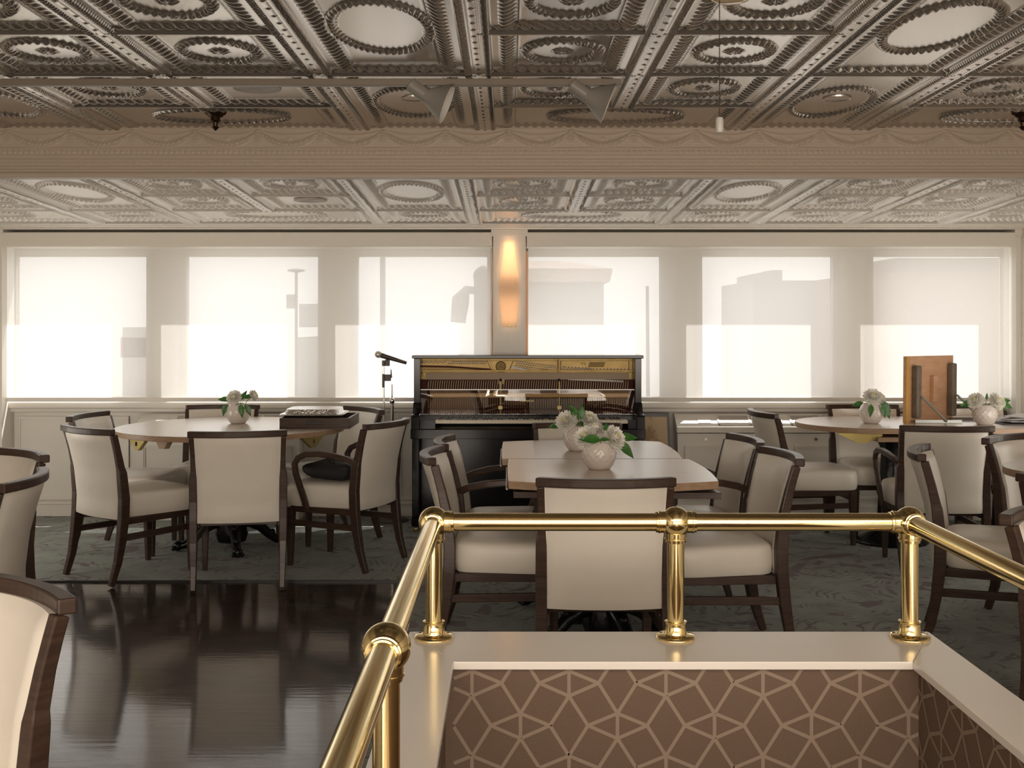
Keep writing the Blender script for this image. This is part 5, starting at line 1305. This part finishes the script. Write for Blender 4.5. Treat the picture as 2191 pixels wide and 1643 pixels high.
MB().lathe([(0.002, 0.0), (0.009, -0.002), (0.0112, -0.010), (0.0112, -0.036), (0.009, -0.043), (0.002, -0.045)], 20, (cxx, cy, z1)).build('pull_knob', mat('milky_glass_knob', (0.50, 0.49, 0.45), 0.3), t)
fix_tree(t)

# ================================================================ OUTSIDE
gm = mat('grey_building_wall', (0.36, 0.35, 0.35), 0.9); gm2 = mat('weathered_building_wall', (0.42, 0.36, 0.33), 0.9); red_m = mat('red_stripe', (0.45, 0.16, 0.14), 0.8)
dk = mat('dark_painted_steel', (0.20, 0.19, 0.19), 0.7)
g = MB().box(-60, 60, 9.2, 120, -4.2, -4.0).build('ground', mat('pale_concrete', (0.45, 0.44, 0.42), 0.9)); struct(g)
def eb(name, pts_label, d, rects, mm, depth=3.0, cat='building', parts=None):
    """rects = (part, px0,px1,py_top,py_bottom,material)"""
    r0 = rects[0]; t = thing(name, (X((r0[1] + r0[2]) / 2, d), d + depth / 2, -4.0), pts_label, cat)
    for (pn, a, b, ty, by_, m_) in rects:
        MB().box(X(a, d), X(b, d), d, d + depth, max(-4.0, Z(by_, d)), Z(ty, d)).build(pn, m_, t)
    fix_tree(t)
eb('building', 'flat roofed grey building with chimney seen faintly through the right shade', 40, [('wall', 1612, 1880, 600, 1000, gm), ('chimney', 1650, 1674, 578, 600, gm)], gm, 6)
eb('building', 'taller grey building filling the last window on the right', 34, [('wall', 1862, 2300, 583, 1000, gm2), ('upper_storey', 1914, 2300, 552, 583, gm)], gm, 6)
t = thing('pavilion', (X(1200, 30), 31, -4), 'small pavilion with low pitched roof seen faintly through the fourth window', 'building')
MB().box(X(1120, 30), X(1292, 30), 30, 32, -4, Z(604, 30)).build('wall', gm, t)
MB().hexa([(X(1105, 30), 29.6, Z(604, 30)), (X(1302, 30), 29.6, Z(604, 30)), (X(1302, 30), 32.4, Z(604, 30)), (X(1105, 30), 32.4, Z(604, 30)), (X(1105, 30), 29.6, Z(576, 30)), (X(1308, 30), 29.6, Z(576, 30)), (X(1308, 30), 32.4, Z(576, 30)), (X(1105, 30), 32.4, Z(576, 30))]).build('eaves', gm2, t)
MB().hexa([(X(1105, 30), 29.6, Z(576, 30)), (X(1304, 30), 29.6, Z(576, 30)), (X(1304, 30), 32.4, Z(576, 30)), (X(1105, 30), 32.4, Z(576, 30)), (X(1110, 30), 30.5, Z(556, 30)), (X(1200, 30), 30.5, Z(556, 30)), (X(1200, 30), 31.5, Z(556, 30)), (X(1110, 30), 31.5, Z(556, 30))]).build('roof', gm2, t)
fix_tree(t)
tag(MB().tube([(X(1392, 14), 14, -4), (X(1385, 14), 14, Z(612, 14))], [0.04, 0.02], 12).build('mooring_pole', dk), 'thin dark pole outside the fourth window', 'pole')
tag(MB().tube([(X(818, 12), 12, -4), (X(819, 12), 12, 2.6)], 0.03, 12).build('deck_post', dk), 'straight slim post outside the third window', 'pole')
t = thing('loudhailer_post', (X(1035, 16), 16, -4), 'post carrying a drooping horn shape outside the third window', 'post')
MB().tube([(X(1035, 16), 16, -4), (X(1035, 16), 16, Z(600, 16))], 0.14, 16).build('post', dk, t)
MB().tube([(X(1030, 16), 16, Z(622, 16)), (X(1000, 16), 16, Z(620, 16)), (X(986, 16), 16, Z(640, 16)), (X(980, 16), 16, Z(690, 16))], [0.04, 0.07, 0.13, 0.11], 14).build('horn', dk, t); MB().ball((X(1036, 16), 16, Z(592, 16)), 0.16, 14, 10).build('cap', dk, t); fix_tree(t)
t = thing('lamp_mast', (X(634, 18), 18, -4), 'thin mast with flat lamp head outside the second window', 'lamp post')
MB().tube([(X(634, 18), 18, -4), (X(634, 18), 18, Z(580, 18))], 0.025, 10).build('mast', dk, t); MB().lathe([(0.01, 0.05), (0.14, 0.02), (0.14, 0.0), (0.01, -0.03)], 20, (X(634, 18), 18, Z(580, 18))).build('lamp_head', dk, t)
MB().box(X(614, 18), X(630, 18), 17.95, 18.05, Z(660, 18), Z(630, 18)).build('sign_box', dk, t); fix_tree(t)
eb('deck_hut', 'low hut with rounded top seen at the right of the second window', 20, [('wall', 636, 700, 722, 1000, gm), ('roof_rack', 640, 690, 650, 700, gm)], gm, 2)
eb('kiosk', 'small kiosk with a red band seen at the right of the first window', 20, [('wall', 262, 330, 700, 1000, gm), ('red_band', 258, 334, 722, 765, red_m)], gm, 2)
